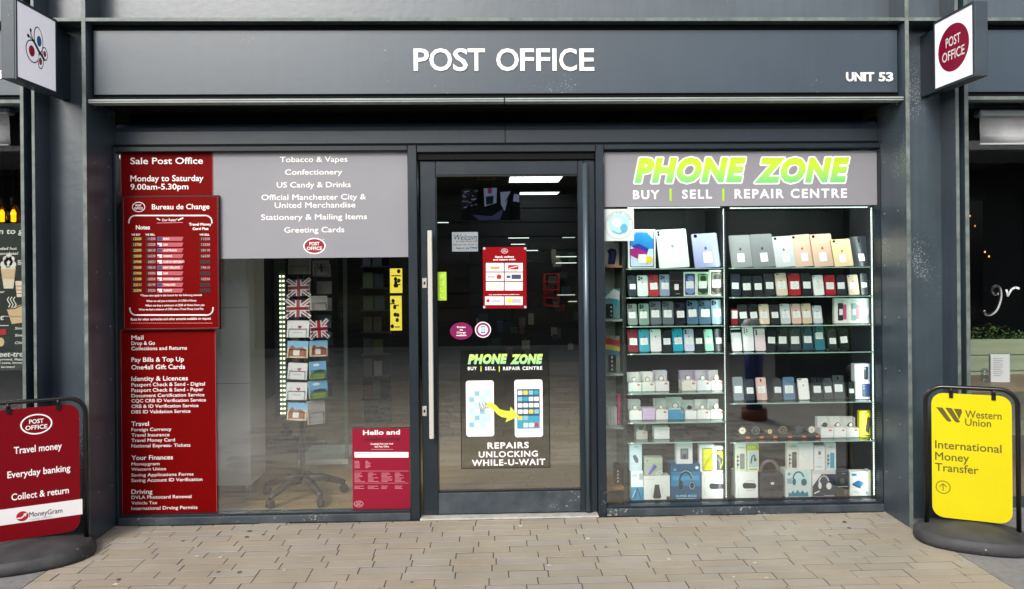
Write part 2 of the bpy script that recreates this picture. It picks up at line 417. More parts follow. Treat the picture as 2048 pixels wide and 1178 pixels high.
# cross beam above the fascia, in bays between the columns
zb = 2.885
bays = [(-5.2, xC0, 'l'), (xC1, xB0, 'g'), (xB1, xA0, 'c'), (xA1, yA0, 'm'), (yA1, yB0, 'c'), (yB1, yC0, 'g'), (yC1, 5.4, 'r')]
def beam(a, b, par):
    bw = B(); box(bw, a, b, -.16, -.145, zb + .0175, 3.42); bo = obj('beam', bw, STEEL, par)
    bf = B(); box(bf, a, b, FR + .004, -.1, zb, zb + .017); obj('flange', bf, STEEL, bo)
    be = B(); box(be, a, b, FR + .0012, FR + .0035, zb - .001, zb + .018); obj('flange_edge', be, EDGE, bo)
    bt = B(); box(bt, a, b, FR + .004, -.1, 3.42, 3.437); obj('flange', bt, STEEL, bo)
    bu = B(); box(bu, a, b, -.155, -.14, 3.4375, 5.2); obj('upper_panel', bu, STEEL2, par)
for a, b, t in bays[1:6]: beam(a, b, shop)
# fascia panels (three sheets) and lip
zf0, zf1 = PA.uv(1000, 187)[1], zb - .035
joints = [xA1 + .012, yA0 - .012]
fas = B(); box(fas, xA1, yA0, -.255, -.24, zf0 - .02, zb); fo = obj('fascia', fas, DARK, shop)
for a, b in zip(joints, joints[1:]):
    p = B(); box(p, a + .0005, b - .0005, -.27, -.2555, zf0, zf1, bev=.0015); obj('panel', p, STEEL2, fo)
zl0, zl1 = PF.uv(1010, 202)[1], PF.uv(1010, 194.5)[1]; LIPM = worn('lip_aluminium', '#8d9593', '#a3aaa8', 5, (.35, .5), .0005)
for a, b in ((xA1 + .002, ux(1008, 198, PF)), (ux(1010, 198, PF), yA0 - .002)):
    l = B(); box(l, a, b, -.315, -.245, zl0, zl1, bev=.002); obj('lip', l, LIPM, fo)
    l = B(); box(l, a, b, -.3175, -.3152, zl0 + .009, zl0 + .012); obj('lip_groove', l, FRAME, fo)
# soffit and lintel
s = B(); box(s, xA1, yA0, -.245, .0, zl0 + .012, zl0 + .02); obj('soffit', s, DARK, shop)  # soffit painted near-black to deepen the shade under the fascia
zh = PG.uv(1010, 286)[1]
for a, b in ((xA1, ux(1009, 240, PG)), (ux(1010.5, 240, PG), yA0)):
    l = B(); prof = [(-.012, zh), (-.012, zh + .075), (-.006, zh + .1), (.008, zh + .12), (.03, zh + .132), (.08, zh + .138), (.08, zh)]  # top curved back so the tone grades into the dark above
    va, vb_ = ([l.verts.new((x_, yy, zz)) for yy, zz in prof] for x_ in (a, b)); l.faces.new(va); l.faces.new(vb_[::-1])
    for i in range(7): l.faces.new((va[i], vb_[i], vb_[(i + 1) % 7], va[(i + 1) % 7]))
    bmesh.ops.recalc_face_normals(l, faces=l.faces); obj('lintel_panel', l, STEEL2, shop)
l = B(); box(l, xA1, yA0, .17, .18, zh, zl0 + .012); box(l, xA1, yA0, .0, .18, zl0 + .0125, zl0 + .02); obj('added_dark_recess', l, BLACK, shop)  # recess added in black to give the shade above the lintel
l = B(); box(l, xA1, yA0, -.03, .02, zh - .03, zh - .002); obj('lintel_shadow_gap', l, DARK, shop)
zt = PG.uv(1010, 292)[1]      # top of the glazing frame
xw = [ux(222, 660, PG), ux(242, 660, PG), ux(820, 660, PG), ux(838, 660, PG), ux(1192, 660, PG), ux(1208, 660, PG), ux(1756, 660, PG), ux(1775, 660, PG)]
zs = .058; zg1 = PG.uv(1010, 302)[1]
def framebox(name, a, b, y0, y1, z0, z1, mt, par, bev=.003):
    f = B(); box(f, a, b, y0, y1, z0, z1, bev=bev); return obj(name, f, mt, par)
framebox('jamb', xA1 + .001, xw[1], -.05, .04, 0, zt, FRAME, shop); framebox('jamb', xw[6], yA0 - .001, -.05, .04, 0, zt, FRAME, shop)
framebox('mullion', xw[2], xw[3], -.055, .06, 0, zt, FRAME, shop); framebox('mullion', xw[4], xw[5], -.055, .06, 0, zt, FRAME, shop)
f = B(); box(f, xw[6] + .022, xw[6] + .025, -.0535, -.049, .02, zt - .01); obj('jamb_bead', f, EDGE, shop)
framebox('head_rail', xw[1] + .001, xw[2] - .001, -.05, .04, zg1, zt, FRAME, shop); framebox('head_rail', xw[5] + .001, xw[6] - .001, -.05, .04, zg1, zt, FRAME, shop)
framebox('head_rail', xw[3] + .001, xw[4] - .001, -.05, .04, zg1 - .012, zt, FRAME, shop)
for a, b in ((xw[1], xw[2]), (xw[5], xw[6])):
    wo = framebox('window', a + .0005, b - .0005, -.002, .010, zs, zg1, GLASS, shop, 0)
    so_ = framebox('sill', a + .001, b - .001, -.06, .05, .001, zs - .012, SILL, wo)
    framebox('glazing_bead', a + .002, b - .002, -.045, -.004, zs - .0118, zs, FRAME, wo, .002)
# door: leaf, glass, tall bar handle, locks, hinge tube, threshold
PD = PY(.0)
dx0, dx1 = ux(843, 660, PD), ux(1170, 660, PD); dg0, dg1 = ux(874, 660, PD), ux(1158, 660, PD)
dz1 = PD.uv(1000, 322)[1]; gz0, gz1 = PD.uv(1000, 983)[1], PD.uv(1000, 350)[1]
framebox('door_head', xw[3] + .001, xw[4] - .001, -.03, .06, dz1 + .004, zg1 - .0125, DARK, shop)
framebox('door_jamb', dx1 + .001, xw[4] - .001, -.010, .05, .02, dz1 + .003, FRAME, shop)
framebox('threshold', xw[3] + .002, xw[4] - .002, -.07, .05, .001, .012, worn('threshold_aluminium', '#a3a19b', '#c3c1ba', 20, (.35, .6), .001), shop)
door = framebox('door', dx0, dg0, -.012, .04, .02, dz1, FRAME, shop)
framebox('stile', dg1, dx1, -.012, .04, .02, dz1, FRAME, door); framebox('rail', dg0 + .0004, dg1 - .0004, -.012, .04, gz1, dz1, FRAME, door)
framebox('rail', dg0 + .0004, dg1 - .0004, -.012, .04, .02, gz0, SILL, door)
for z0, z1 in ((gz1 - .008, gz1 - .0002), (gz0 + .0002, gz0 + .008)): framebox('glazing_gasket', dg0, dg1, -.008, .03, z0, z1, BLACK, door, 0)
framebox('pane', dg0 + .0005, dg1 - .0005, .006, .018, gz0, gz1, GLASSD, door, 0)
tb = B(); tube(tb, [(dx1 + .006, -.03, .03), (dx1 + .006, -.03, dz1 - .02)], .016, 14); obj('hinge_tube', tb, mat('#5b6a72', .3, .5), door)
hx0, hx1 = PY(-.07).uv(857, 660)[0], PY(-.07).uv(866, 660)[0]; hz0, hz1 = PY(-.07).uv(860, 877)[1], PY(-.07).uv(860, 461)[1]
hb = B(); box(hb, hx0, hx1, -.085, -.055, hz0, hz1, bev=.003); ho = obj('handle', hb, mat('#d0cdc5', .32, .3), door)
for py in (485, 849):
    z = PY(-.04).uv(856, py)[1]; k = B(); tube(k, [((hx0 + hx1) / 2 - .004, -.056, z), ((hx0 + hx1) / 2 - .02, -.011, z)], .008, 10); obj('standoff', k, CHROME, ho)
for py in (566, 821):
    u0, u1, v0, v1 = PD.box(845, py - 10, 854, py + 10); k = B(); box(k, u0, u1, -.02, -.0122, v0, v1, bev=.002); lo = obj('lock_plate', k, mat('#cfcdc6', .35, .5), door)
    k = B(); prism(k, ell((u0 + u1) / 2, (v0 + v1) / 2, .006, .010, 12), PD, .0202, .0215); obj('keyhole', k, BLACK, lo)
k = B(); box(k, dg0 + .003, dg0 + .006, -.006, .0, .05, dz1 - .05); obj('seal', k, BLACK, door)

# lettering standing on the fascia, each letter its own piece
sg = thing('fascia_sign', 'large white capitals reading POST OFFICE on the grey fascia', 'sign', PA.P(*PA.uv(1007, 142), .0))
PL = PY(-.271)
for ch, a, b in zip('POSTOFFICE', (212, 352, 563, 693, 947, 1160, 1303, 1447, 1507, 1687), (348, 553, 693, 847, 1147, 1283, 1425, 1483, 1663, 1818)):
    x0, x1 = 780 + a / 4.452, 780 + b / 4.452
    bm = B(); over = .0 if ch in 'PTFIE' else 1.0
    ptext(bm, PL, 0, ch, x0, x1, 97.5 - 0, 142, bold=.014 if ch != 'I' else .0, depth=.005); obj('letter', bm, mat('#f4f2ee', .4), sg)
sg = thing('unit_sign', 'small white bold UNIT 53 lettering at the right end of the fascia', 'sign', PA.P(*PA.uv(1738, 163), 0))
for ch, a, b in (('U', 1692, 1707), ('N', 1708.5, 1724), ('I', 1725.5, 1731), ('T', 1732, 1747.5), ('5', 1757, 1770), ('3', 1771.5, 1785.5)):
    bm = B(); ptext(bm, PL, 0, ch, a, b, 145, 163, bold=.03 if ch != 'I' else 0, depth=.006); obj('letter', bm, mat('#eceae4', .4), sg)

# ------------------------------------------------------------------ neighbouring units
def neighbour(label, a, b, left):
    nb = thing('shop_building', label, 'building', ((a + b) / 2, 0, 0))
    ea, eb = (xC0, xC1) if left else (yC0, yC1)
    f = B(); box(f, ea, eb, FR + .003, -.01, 0, 5.2); fo = obj('flange', f, STEEL, nb)
    e = B(); box(e, ea - .001, eb + .001, FR, FR + .0025, 0, 5.2); obj('flange_edge', e, EDGE, fo)
    beam(a, b, nb)
    p = B(); box(p, a + .004, b - .004, -.27, -.255, zf0, zf1, bev=.0015); obj('fascia', p, STEEL2, nb)
    p = B(); box(p, a + .004, b - .004, -.254, -.24, zf0 - .02, zb); obj('fascia_back', p, DARK, nb)
    p = B(); box(p, a + .002, b - .002, -.315, -.245, zl0, zl1, bev=.002); obj('lip', p, EDGE, nb)
    p = B(); box(p, a, b, -.245, 0, zl0 + .012, zl0 + .02); obj('soffit', p, STEEL2, nb)
    p = B(); box(p, a, b, -.012, 0, zh, zl0 + .012); obj('lintel_panel', p, DARK, nb)
    return nb
nl = neighbour('grey steel shop unit at the left edge with chalkboard behind its glass', -5.2, xC0, True)
nr = neighbour('grey steel shop unit at the right edge with dark window', yC1, 5.4, False)
bm = B(); ptext(bm, PL, 0, '5', -3, 6.5, 141, 158, bold=.06, depth=.006); ptext(bm, PL, 0, '3', 8, 15, 141, 158, bold=.06, depth=.006); obj('unit_number', bm, mat('#eceae4', .4), nl)
# left unit: framed glass, awning roll, chalkboard, panel
p = B(); box(p, -5.2, xC0 - .002, .0, .008, .62, zh); obj('window', p, GLASS, nl)
p = B(); box(p, -5.2, xC0 - .002, -.03, .03, .0, .62); obj('plinth', p, worn('cream_panel', '#a9a592', '#b9b5a2', 4), nl)
p = B(); box(p, -5.2, xC0 - .004, -.036, -.031, .55, .585); obj('trim', p, mat('#b39a6b', .6), nl)
PW = PY(-.13)
def awning(label, a, b, ya, yb, yc, endpx):
    z0, z1 = PW.uv(endpx, yb)[1], PW.uv(endpx, ya)[1]; zc = PW.uv(endpx, yc)[1]
    t = thing('awning', label, 'awning', ((a + b) / 2, -.13, zc))
    k = B(); box(k, a, b, -.17, -.10, z0, z1, bev=.008); obj('roller_bar', k, mat('#8d979b', .4, .3), t)
    k = B(); n = 14; vv = []
    for i in range(n + 1):
        x = a + .02 + (b - a - .04) * i / n; off = .008 * math.sin(i * 1.9) + .006 * math.sin(i * 3.7)
        vv.append([k.verts.new((x, -.135 + o_ * (1 - q) + off * q, z0 * (1 - q) + zc * q + .004 * math.sin(i * 2.3) * q)) for q, o_ in ((0, 0), (.35, .004), (.7, -.004), (1, 0))])
    for i in range(n):
        for j in range(3): k.faces.new((vv[i][j], vv[i][j + 1], vv[i + 1][j + 1], vv[i + 1][j]))
    sol = bmesh.ops.solidify(k, geom=list(k.faces), thickness=.003)
    obj('valance', k, worn('awning_cloth', '#d3d5d9', '#e4e5e8', 9, (.7, .85), .002), t, smooth=True)
    k = B(); tube(k, [(a + .02, -.135, zc - .004), (b - .02, -.135, zc - .004)], .007, 8); obj('hem_bar', k, mat('#a9abac', .5), t)
awning('rolled pale grey awning valance over the chalkboard window', -5.0, ux(26, 250, PW), 217, 230, 289, 20)
awning('rolled pale grey awning valance over the dark right hand window', ux(1952, 250, PW), 5.2, 221, 234, 287, 1980)
PB = PY(.06)
cb = thing('chalkboard_menu', 'chalkboard poster with drawn drinks in the left neighbouring window', 'sign', PB.P(*PB.uv(20, 742), 0))
u0, u1, v0, v1 = PB.box(-190, 447, 50, 742); bm = B(); box(bm, u0, xC0 - .01, .06, .075, v0, v1); obj('board', bm, worn('chalkboard', '#1b211e', '#2b322d', 5, (.6, .8), .0005), cb)
CH = [mat('#e8e8e0', .8), mat('#dcc096', .8), mat('#b02a34', .7), mat('#e9dcc4', .8), mat('#5b3a22', .8)]
bm = B(); W = .002
for s, a, b, yt, yb in (('n to g', -2, 47, 457, 468), ('nded hot', -3, 34, 494, 500), ('chocolate!', -10, 37, 504, 510), ('or', -1, 10, 581, 586), ('st', -8, 8, 630, 640), ('Sm', 30, 45, 654, 659), ('Sm', 30, 45, 668, 673), ('Chi', 30, 45, 683, 688), ('weet-tre', -14, 47, 703, 714), ('ockyroad, flapj', -15, 46, 717, 721), ('ores cake, brow', -15, 46, 724, 728), ('tea bread', -15, 30, 732, 736)):
    ptext(bm, PB, W, s, a, b, yt, yb, bold=.02, shear=.12)
cup = lambda pts, mi, w_=W: flat(bm, [PB.uv(*p) for p in pts], PB, w_, mi)
cup([(2, 535), (32, 535), (27, 577), (8, 577)], 3); cup([(2.5, 538), (31.5, 538), (29, 558), (5, 558)], 1, .003)
for cx, cyy, r_ in ((8, 529, 7), (17, 524, 9), (26, 529, 7), (18, 513, 6), (12, 518, 6), (24, 518, 6)): flat(bm, [PB.uv(cx + r_ * math.cos(t), cyy + r_ * math.sin(t)) for t in np.linspace(0, -6.28, 14)[:-1]], PB, .0026, 0)
cup([(14, 618), (48, 608), (46, 645), (24, 648)], 1); stroke(bm, [PB.uv(*p) for p in ((14, 618), (30, 617), (48, 609))], .006, PB, .003, 4)
for xx in (18, 24, 30): stroke(bm, [PB.uv(xx + 3 * math.sin(q * 1.6), 614 - q * 5) for q in range(5)], .006, PB, .003, 0)
cup([(31, 562), (48, 562), (48, 594), (34, 594)], 3); cup([(-4, 659), (12, 658), (13, 669), (-4, 671)], 2)
for yy in (572, 580, 587): stroke(bm, [PB.uv(34, yy), PB.uv(44, yy)], .004, PB, .003, 2)
stroke(bm, [PB.uv(-5, 651), PB.uv(17, 651)], .005, PB, W, 0); stroke(bm, [PB.uv(5, 632), PB.uv(46, 634)], .003, PB, W, 0)
flat(bm, [PB.uv(2 + 7 * math.cos(t), 684 + 9 * math.sin(t)) for t in np.linspace(0, -6.28, 14)[:-1]], PB, W, 1)
ptext(bm, PB, W, 'BREAK', 36, 46, 520, 530, bold=.02)
obj('chalk_drawing', bm, CH, cb)
# pendant bulbs in the left unit
for k, (px, dy) in enumerate(((27, .55), (4, .60))):
    Pq = PY(dy); u, v = Pq.uv(px, 440)
    t = thing('pendant_lamp', ('amber filament bulb hanging just above the chalkboard, nearer the column', 'amber filament bulb half cut off at the left picture edge')[k], 'lamp', (u, dy, v), 'bulbs in the left window')
    bm = B(); lathe(bm, [(.008, -.03), (.03, -.02), (.04, .02), (.03, .07), (.014, .10)], (u, dy, v), 14); obj('bulb', bm, glass('bulb_glass', .05, (1, .8, .4)), t, smooth=True)
    bm = B(); lathe(bm, [(.014, -.012), (.016, .05), (.006, .07)], (u, dy, v), 10); obj('filament', bm, mat('#ffb515', .5, 0, 1.8), t)
    bm = B(); lathe(bm, [(.016, .10), (.018, .15), (.004, .16)], (u, dy, v), 10); tube(bm, [(u, dy, v + .15), (u, dy, v + .9)], .003, 6); obj('cord', bm, BLACK, t)
# right unit: window, plank apron inside, white brush script
p = B(); box(p, yC1 + .002, 5.4, .0, .008, .05, zh); obj('window', p, GLASS, nr)
p = B(); box(p, yC1 + .002, 5.4, -.03, .03, .0, .05); obj('sill', p, SILL, nr)
PS = PY(-.0035); bm = B()
gpts = [(1996, 588), (1990, 589), (1985, 582), (1986, 576), (1993, 572), (2000, 576), (2003, 588), (2001, 603), (1994, 620), (1983, 629), (1973, 629), (1969, 622)]
gsm = []
for i in range(len(gpts) - 1):
    p0, p1, p2, p3 = gpts[max(i - 1, 0)], gpts[i], gpts[i + 1], gpts[min(i + 2, len(gpts) - 1)]
    for q in range(5):
        t = q / 5; gsm.append(tuple(.5 * (2 * p1[j] + (p2[j] - p0[j]) * t + (2 * p0[j] - 5 * p1[j] + 4 * p2[j] - p3[j]) * t * t + (3 * p1[j] - p0[j] - 3 * p2[j] + p3[j]) * t ** 3) for j in (0, 1)))
gsm.append(gpts[-1])
stroke(bm, [PS.uv(*p) for p in gsm], .012, PS, 0)
stroke(bm, [PS.uv(*p) for p in ((2013, 580), (2015, 586), (2016, 592), (2019, 585), (2024, 578), (2031, 575), (2038, 577))], .012, PS, 0)
st = obj('window_script', bm, mat('#efefef', .6), None); tag(st, 'white brush script letters gr painted on the dark right hand window', 'lettering')
# planks, hedge trough, table, menu
zp0, zp1 = PY(.3).uv(2000, 762)[1], PY(.3).uv(2000, 680)[1]
t = thing('plank_screen', 'pale green painted plank screen behind the menu table', 'screen', (3.6, .75, 0)); 
PK = worn('pale_green_planks', '#8d9a7c', '#aab394', 6, (.5, .7), .001, stretch=(.3, 1, 3))
zz = PY(.75).uv(2000, 775)[1]; zt_ = PY(.75).uv(2000, 678)[1]; n = 3
for i in range(n + 3):
    h = (zt_ - zz) / n; a = zt_ - (i + 1) * h
    bm = B(); box(bm, yC1 + .02, 5.3, .75, .775, a + .003, a + h - .003, bev=.003); obj('plank', bm, PK, t)
bm = B(); rnd = random.Random(3)
for k in range(2600):
    x = rnd.uniform(yC1 + .05, 5.2); y_ = rnd.uniform(.77, .95); z = zt_ - .02 + rnd.random() ** 1.6 * .075 * (1 + .6 * math.sin(x * 9)); a = rnd.uniform(0, 6.28); s_ = rnd.uniform(.007, .018)
    d1 = Vector((math.cos(a), math.sin(a) * .5, rnd.uniform(-.3, .8))).normalized() * s_; d2 = Vector((-math.sin(a), .4, rnd.uniform(-.5, .5))).normalized() * s_ * .5; c = Vector((x, y_, z))
    bm.faces.new([bm.verts.new(c + d1), bm.verts.new(c + d2), bm.verts.new(c - d1), bm.verts.new(c - d2)])
hd = thing('hedge', 'low dark green hedge along the top of the plank screen', 'hedge', (3.6, .85, zt_ - .3)); obj('foliage', bm, worn('hedge_leaf', '#2c4a1c', '#5d7d35', 30, (.4, .6), 0), hd)
bm = B(); box(bm, yC1 + .03, 5.2, .79, .95, zt_ - .35, zt_ - .03); obj('trough', bm, mat('#3a352c', .8), hd)
zt2 = PY(.35).uv(1990, 762)[1]
tb = thing('cafe_table', 'brown wooden table top inside the right hand window', 'table', (3.3, .4, 0))
bm = B(); box(bm, yC1 + .06, 4.4, .12, .62, zt2 - .035, zt2, bev=.004); obj('table_top', bm, worn('table_wood', '#6b5238', '#8c7150', 5, (.4, .6), .001, stretch=(.3, 3, 3)), tb)
for x in (2.95, 4.3):
    for y_ in (.18, .56): bm = B(); box(bm, x - .02, x + .02, y_ - .02, y_ + .02, 0, zt2 - .0355); obj('leg', bm, BLACK, tb)
Pm = PY(.3); u0, u1, v0, v1 = Pm.box(1982, 709, 2017, 763)
mn = thing('menu_book', 'white menu with dark green cover standing on the brown table', 'menu', ((u0 + u1) / 2, .3, zt2))
for k, (du, dd, c) in enumerate(((0, 0, '#e6e6ea'), (.008, .02, '#e2e2e2'), (.016, .04, '#1f4a3c'))):
    bm = B(); p4 = [(u0 + du, .30 + dd), (u1 + du, .29 + dd), (u1 + du + .018, .31 + dd), (u1 + du + .018, .315 + dd), (u1 + du, .295 + dd), (u0 + du, .305 + dd)]
    vs0 = [bm.verts.new((a, b, zt2 + .001)) for a, b in p4]; vs1 = [bm.verts.new((a, b, v1)) for a, b in p4]
    bm.faces.new(vs0); bm.faces.new(vs1[::-1])
    for i in range(6): bm.faces.new((vs0[i], vs0[(i + 1) % 6], vs1[(i + 1) % 6], vs1[i]))
    obj(('page', 'page', 'cover')[k], bm, mat(c, .6), mn)
bm = B()
for k in range(9): stroke(bm, [(u0 + .012, v1 - .025 - k * .014), (u1 - .015 - .02 * (k % 3), v1 - .025 - k * .014)], .003, Pm, .0065)
obj('menu_print', bm, mat('#8a8a92', .7), mn)
jar = thing('glass_jar', 'small glass jar beside the white menu', 'jar', (*[Pm.uv(1973, 760)[0], .32], zt2))
bm = B(); lathe(bm, [(.018, 0), (.022, .01), (.022, .05), (.014, .065), (.016, .08)], (jar.location.x, .32, zt2 + .001), 14); obj('body', bm, glass('jar_glass', .12, (.7, .8, .75)), jar, smooth=True)
bm = B(); tube(bm, [(jar.location.x + .024 * math.cos(a), .32, zt2 + .06 + .03 * math.sin(a)) for a in np.linspace(0, 3.14, 9)], .003, 6); obj('clip', bm, mat('#777777', .3, .9), jar)
for k, (px, py) in enumerate(((2040, 482), (1970, 504), (1978, 513), (1940, 432), (1950, 452))):
    Pq = PY(3.0); u, v = Pq.uv(px, py)
    bm = B(); lathe(bm, [(.002, -.010), (.007, -.004), (.007, .005), (.002, .012)], (u, 3.0, v), 10)
    tag(obj('candle_bulb', bm, mat('#ffb050', .5, 0, (5., 1.5, 1.5, .8, .6)[k]), None, smooth=True), ('brightest warm bulb inside the dark right window, at the picture edge', 'faint upper bulb of the pair left of centre in right window', 'faint lower bulb of the pair left of centre in right window', 'faint orange bulb beside the column in the right window', 'faint orange bulb lower right of another beside the column')[k], 'lamp', 'bulbs in the right window')

# ------------------------------------------------------------------ interior shells
FLOORW = worn('wood_floor', '#8b7450', '#a58c63', 3, (.35, .55), .0006, stretch=(.5, 6, 1))
def shell(name, x0, x1, y0, y1, z0, z1, mt):
    bm = B(); box(bm, x0, x1, y0, y1, z0, z1); return struct(obj(name, bm, mt))
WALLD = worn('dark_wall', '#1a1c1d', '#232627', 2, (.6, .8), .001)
shell('interior_floor', -5.3, 5.5, .062, 9, -.05, .002, FLOORW)
shell('interior_ceiling', -5.3, 5.5, .05, 9, 2.52, 2.6, worn('ceiling_tile', '#4b4f4f', '#565a59', 3, (.8, .9), .001))
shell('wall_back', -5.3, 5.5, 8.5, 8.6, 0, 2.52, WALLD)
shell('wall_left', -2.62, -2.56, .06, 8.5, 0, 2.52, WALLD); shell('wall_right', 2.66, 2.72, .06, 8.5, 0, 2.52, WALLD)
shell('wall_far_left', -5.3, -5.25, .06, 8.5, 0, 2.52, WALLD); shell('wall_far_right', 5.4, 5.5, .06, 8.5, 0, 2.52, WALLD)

# ------------------------------------------------------------------ boards and vinyl on the front
def board(name, label, px, y_front, th, mt, cat='sign', frame=None):
    """a flat board or vinyl: pixel box px on the plane y=y_front, th thick"""
    P = PY(y_front); u0, u1, v0, v1 = P.box(*px)
    t = thing(name, label, cat, ((u0 + u1) / 2, y_front, v0))
    bm = B(); box(bm, u0, u1, y_front, y_front + th, v0, v1, bev=min(.001, th / 3)); obj('panel', bm, mt, t)
    if mt is REDV:
        bm = B()
        for a, b in (((u0, v0), (u1, v0)), ((u1, v0), (u1, v1)), ((u1, v1), (u0, v1)), ((u0, v1), (u0, v0))): stroke(bm, [a, b], .003, P, .0004)
        obj('cut_edge', bm, mat('#a8434a', .5), t)
    return t, P, (u0, u1, v0, v1)
YO = -.012
t, P, _ = board('hours_board', 'small red board with Sale Post Office opening hours, topmost of the red boards', (242, 303, 425, 392), YO, .008, REDV)
lines(t, P, .001, (('Sale Post Office', 261, 406, 315.5, 328.5), ('Monday to Saturday', 261, 407, 351, 363), ('9.00am-5.30pm', 261, 377, 368, 379.5)), PRINTW, bold=.014)
t, P, _ = board('services_board', 'tall red board listing post office services, under the currency rate board', (243.5, 659, 432, 1032), YO, .008, REDV)
bm = B()
LIST = [('Mail', 287, 671, 679.5), ('Drop & Go', 310, 683, 690), ('Collections and Returns', 374, 693.5, 700.5), ('Pay Bills & Top Up', 368, 715, 724), ('One4all Gift Cards', 370, 730, 739), ('Identity & Licences', 376, 753, 762), ('Passport Check & Send - Digital', 410, 766, 773), ('Passport Check & Send - Paper', 407, 777, 784), ('Document Certification Service', 409, 788, 794.5), ('CQC CRB ID Verification Service', 412, 798.5, 805), ('CRB & ID Verification Service', 397, 809.5, 816), ('DBS ID Validation Service', 381, 820.5, 827), ('Travel', 298, 843, 852), ('Foreign Currency', 343, 856, 862.5), ('Travel Insurance', 339, 867, 873.5), ('Travel Money Card', 350, 877.5, 884), ('National Express- Tickets', 381, 888.5, 895), ('Your Finances', 346, 911, 920), ('Moneygram', 319, 925, 931), ('Western Union', 332, 935.5, 941.5), ('Saving Applications Forms', 387, 947, 953), ('Saving Account ID Verification', 405, 957.5, 964), ('Driving', 305, 979, 988), ('DVLA Photocard Renewal', 383, 991.5, 998), ('Vehicle Tax', 315, 1003, 1009), ('International Drving Permits', 395, 1013.5, 1020)]
bm.free()
lines(t, P, .001, [(s, 263, b, yt, yb, dict(bold=.012 if yb - yt > 8 else .008)) for s, b, yt, yb in LIST], PRINTW)
# currency rate board with black frame
t, P, (u0, u1, v0, v1) = board('exchange_rate_board', 'red Bureau de Change rate board in a black frame, between two plain red boards', (248, 394, 436, 657), -.034, .02, REDV)
for k, q in enumerate(((u0 - .008, u0 - .0005, v0 - .008, v1 + .008), (u1 + .0005, u1 + .008, v0 - .008, v1 + .008), (u0, u1, v0 - .008, v0 - .0005), (u0, u1, v1 + .0005, v1 + .008))):
    bm = B(); box(bm, q[0], q[1], -.038, -.012, q[2], q[3]); obj('frame', bm, mat('#3a0508', .35), t)
MI = [PRINTW, mat('#120607', .5), mat('#e8c15a', .5), mat('#b0505a', .5), mat('#d98b90', .5), mat('#2b3a78', .5), mat('#ded6d8', .5)]
bm = B(); w_ = .0012
cu, cv = P.uv(277.4, 414); po_logo(bm, P, w_, cu, cv, .038, .030, 0)
ptext(bm, P, w_, 'Bureau de Change', 304, 419, 408.5, 419, bold=.012)
def bracket(pts, th): stroke(bm, [P.uv(*p) for p in pts], th, P, w_, 0)
def arc(cx, cyy, r_, a0, a1): return [(cx + r_ * math.cos(R(a)), cyy - r_ * math.sin(R(a))) for a in np.linspace(a0, a1, 6)]
bracket([(258, 446)] + arc(271, 444, 13, 180, 90) + arc(411, 444, 13, 90, 0) + [(424, 446)], .008)
bracket([(260, 616)] + arc(272, 618, 12, 180, 270) + arc(414, 618, 12, 270, 360) + [(426, 615)], .008)
stroke(bm, [P.uv(314, 446), P.uv(366, 445)], .003, P, w_, 4); stroke(bm, [P.uv(357, 440), P.uv(366, 436)], .008, P, w_, 0); stroke(bm, [P.uv(314, 437), P.uv(320, 440)], .006, P, w_, 0)
ptext(bm, P, w_, 'Our Rates*', 324, 355, 437.5, 442.5, bold=.01)
ptext(bm, P, w_, 'Notes', 272, 300, 450.5, 459, bold=.02); ptext(bm, P, w_, 'Travel Money', 378, 423, 446, 451.5, bold=.03); ptext(bm, P, w_, 'Card Plus', 385, 417, 455, 460, bold=.03)
for a, b in ((263, 281), (291, 310), (399, 419)): ptext(bm, P, w_, 'WE BUY' if a == 263 else 'WE SELL', a, b, 467.5, 471.2, bold=.02)
NAMES = ('EURO', 'USA', 'AUSTRALIA', 'CANADA', 'CZECH REPUBLIC', 'NEW ZEALAND', 'UAE', 'SWITZERLAND', 'THAILAND', 'TURKEY')
BUY = ('12000', '13700', '22000', '20200', '29990', '29500', '53900', '12500', '52511', '50294'); SELL = ('11250', '12320', '18110', '16330', '24531', '19610', '43000', '10350', '42195', '39250')
for k in range(10):
    yc = 477.7 + k * 11.48
    for a, b, c_, mi in ((263, 284, BUY[k], 2), (292, 312, SELL[k], 4)):
        flat(bm, [P.uv(*p) for p in ((a, yc + 4), (b, yc + 4), (b, yc - 4), (a, yc - 4))], P, w_, 1); ptext(bm, P, w_ + .0006, c_, a + 4, b - 1, yc - 2.6, yc + 2.6, mi=mi, bold=.02, shear=.1)
    flat(bm, [P.uv(*p) for p in ((314.5, yc + 4), (364, yc + 4), (367, yc - 4), (314.5, yc - 4))], P, w_, 3)
    flat(bm, [P.uv(*p) for p in ((315, yc + 3.4), (324, yc + 3.4), (324, yc - 3.2), (315, yc - 3.2))], P, w_ + .0005, 6 if k in (1, 3, 7) else 5 if k in (0, 2, 5, 8) else 0)
    if k in (1, 3, 4, 7, 9): flat(bm, [P.uv(*p) for p in ((315, yc + 3.4), (319, yc + 3.4), (319, yc), (315, yc))], P, w_ + .0009, 3 if k != 1 else 5)
    ptext(bm, P, w_ + .0005, NAMES[k], 327, 327 + 3.0 * len(NAMES[k]), yc - 2, yc + 2, bold=.02)
    flat(bm, [P.uv(*p) for p in ((400, yc + 3.6), (421, yc + 3.6), (421, yc - 3.2), (400, yc - 3.2))], P, w_, 1)
    if k in (0, 1, 2, 3, 5, 7): ptext(bm, P, w_ + .0006, SELL[k], 403, 420, yc - 2.4, yc + 2.4, mi=4, bold=.01, shear=.1)
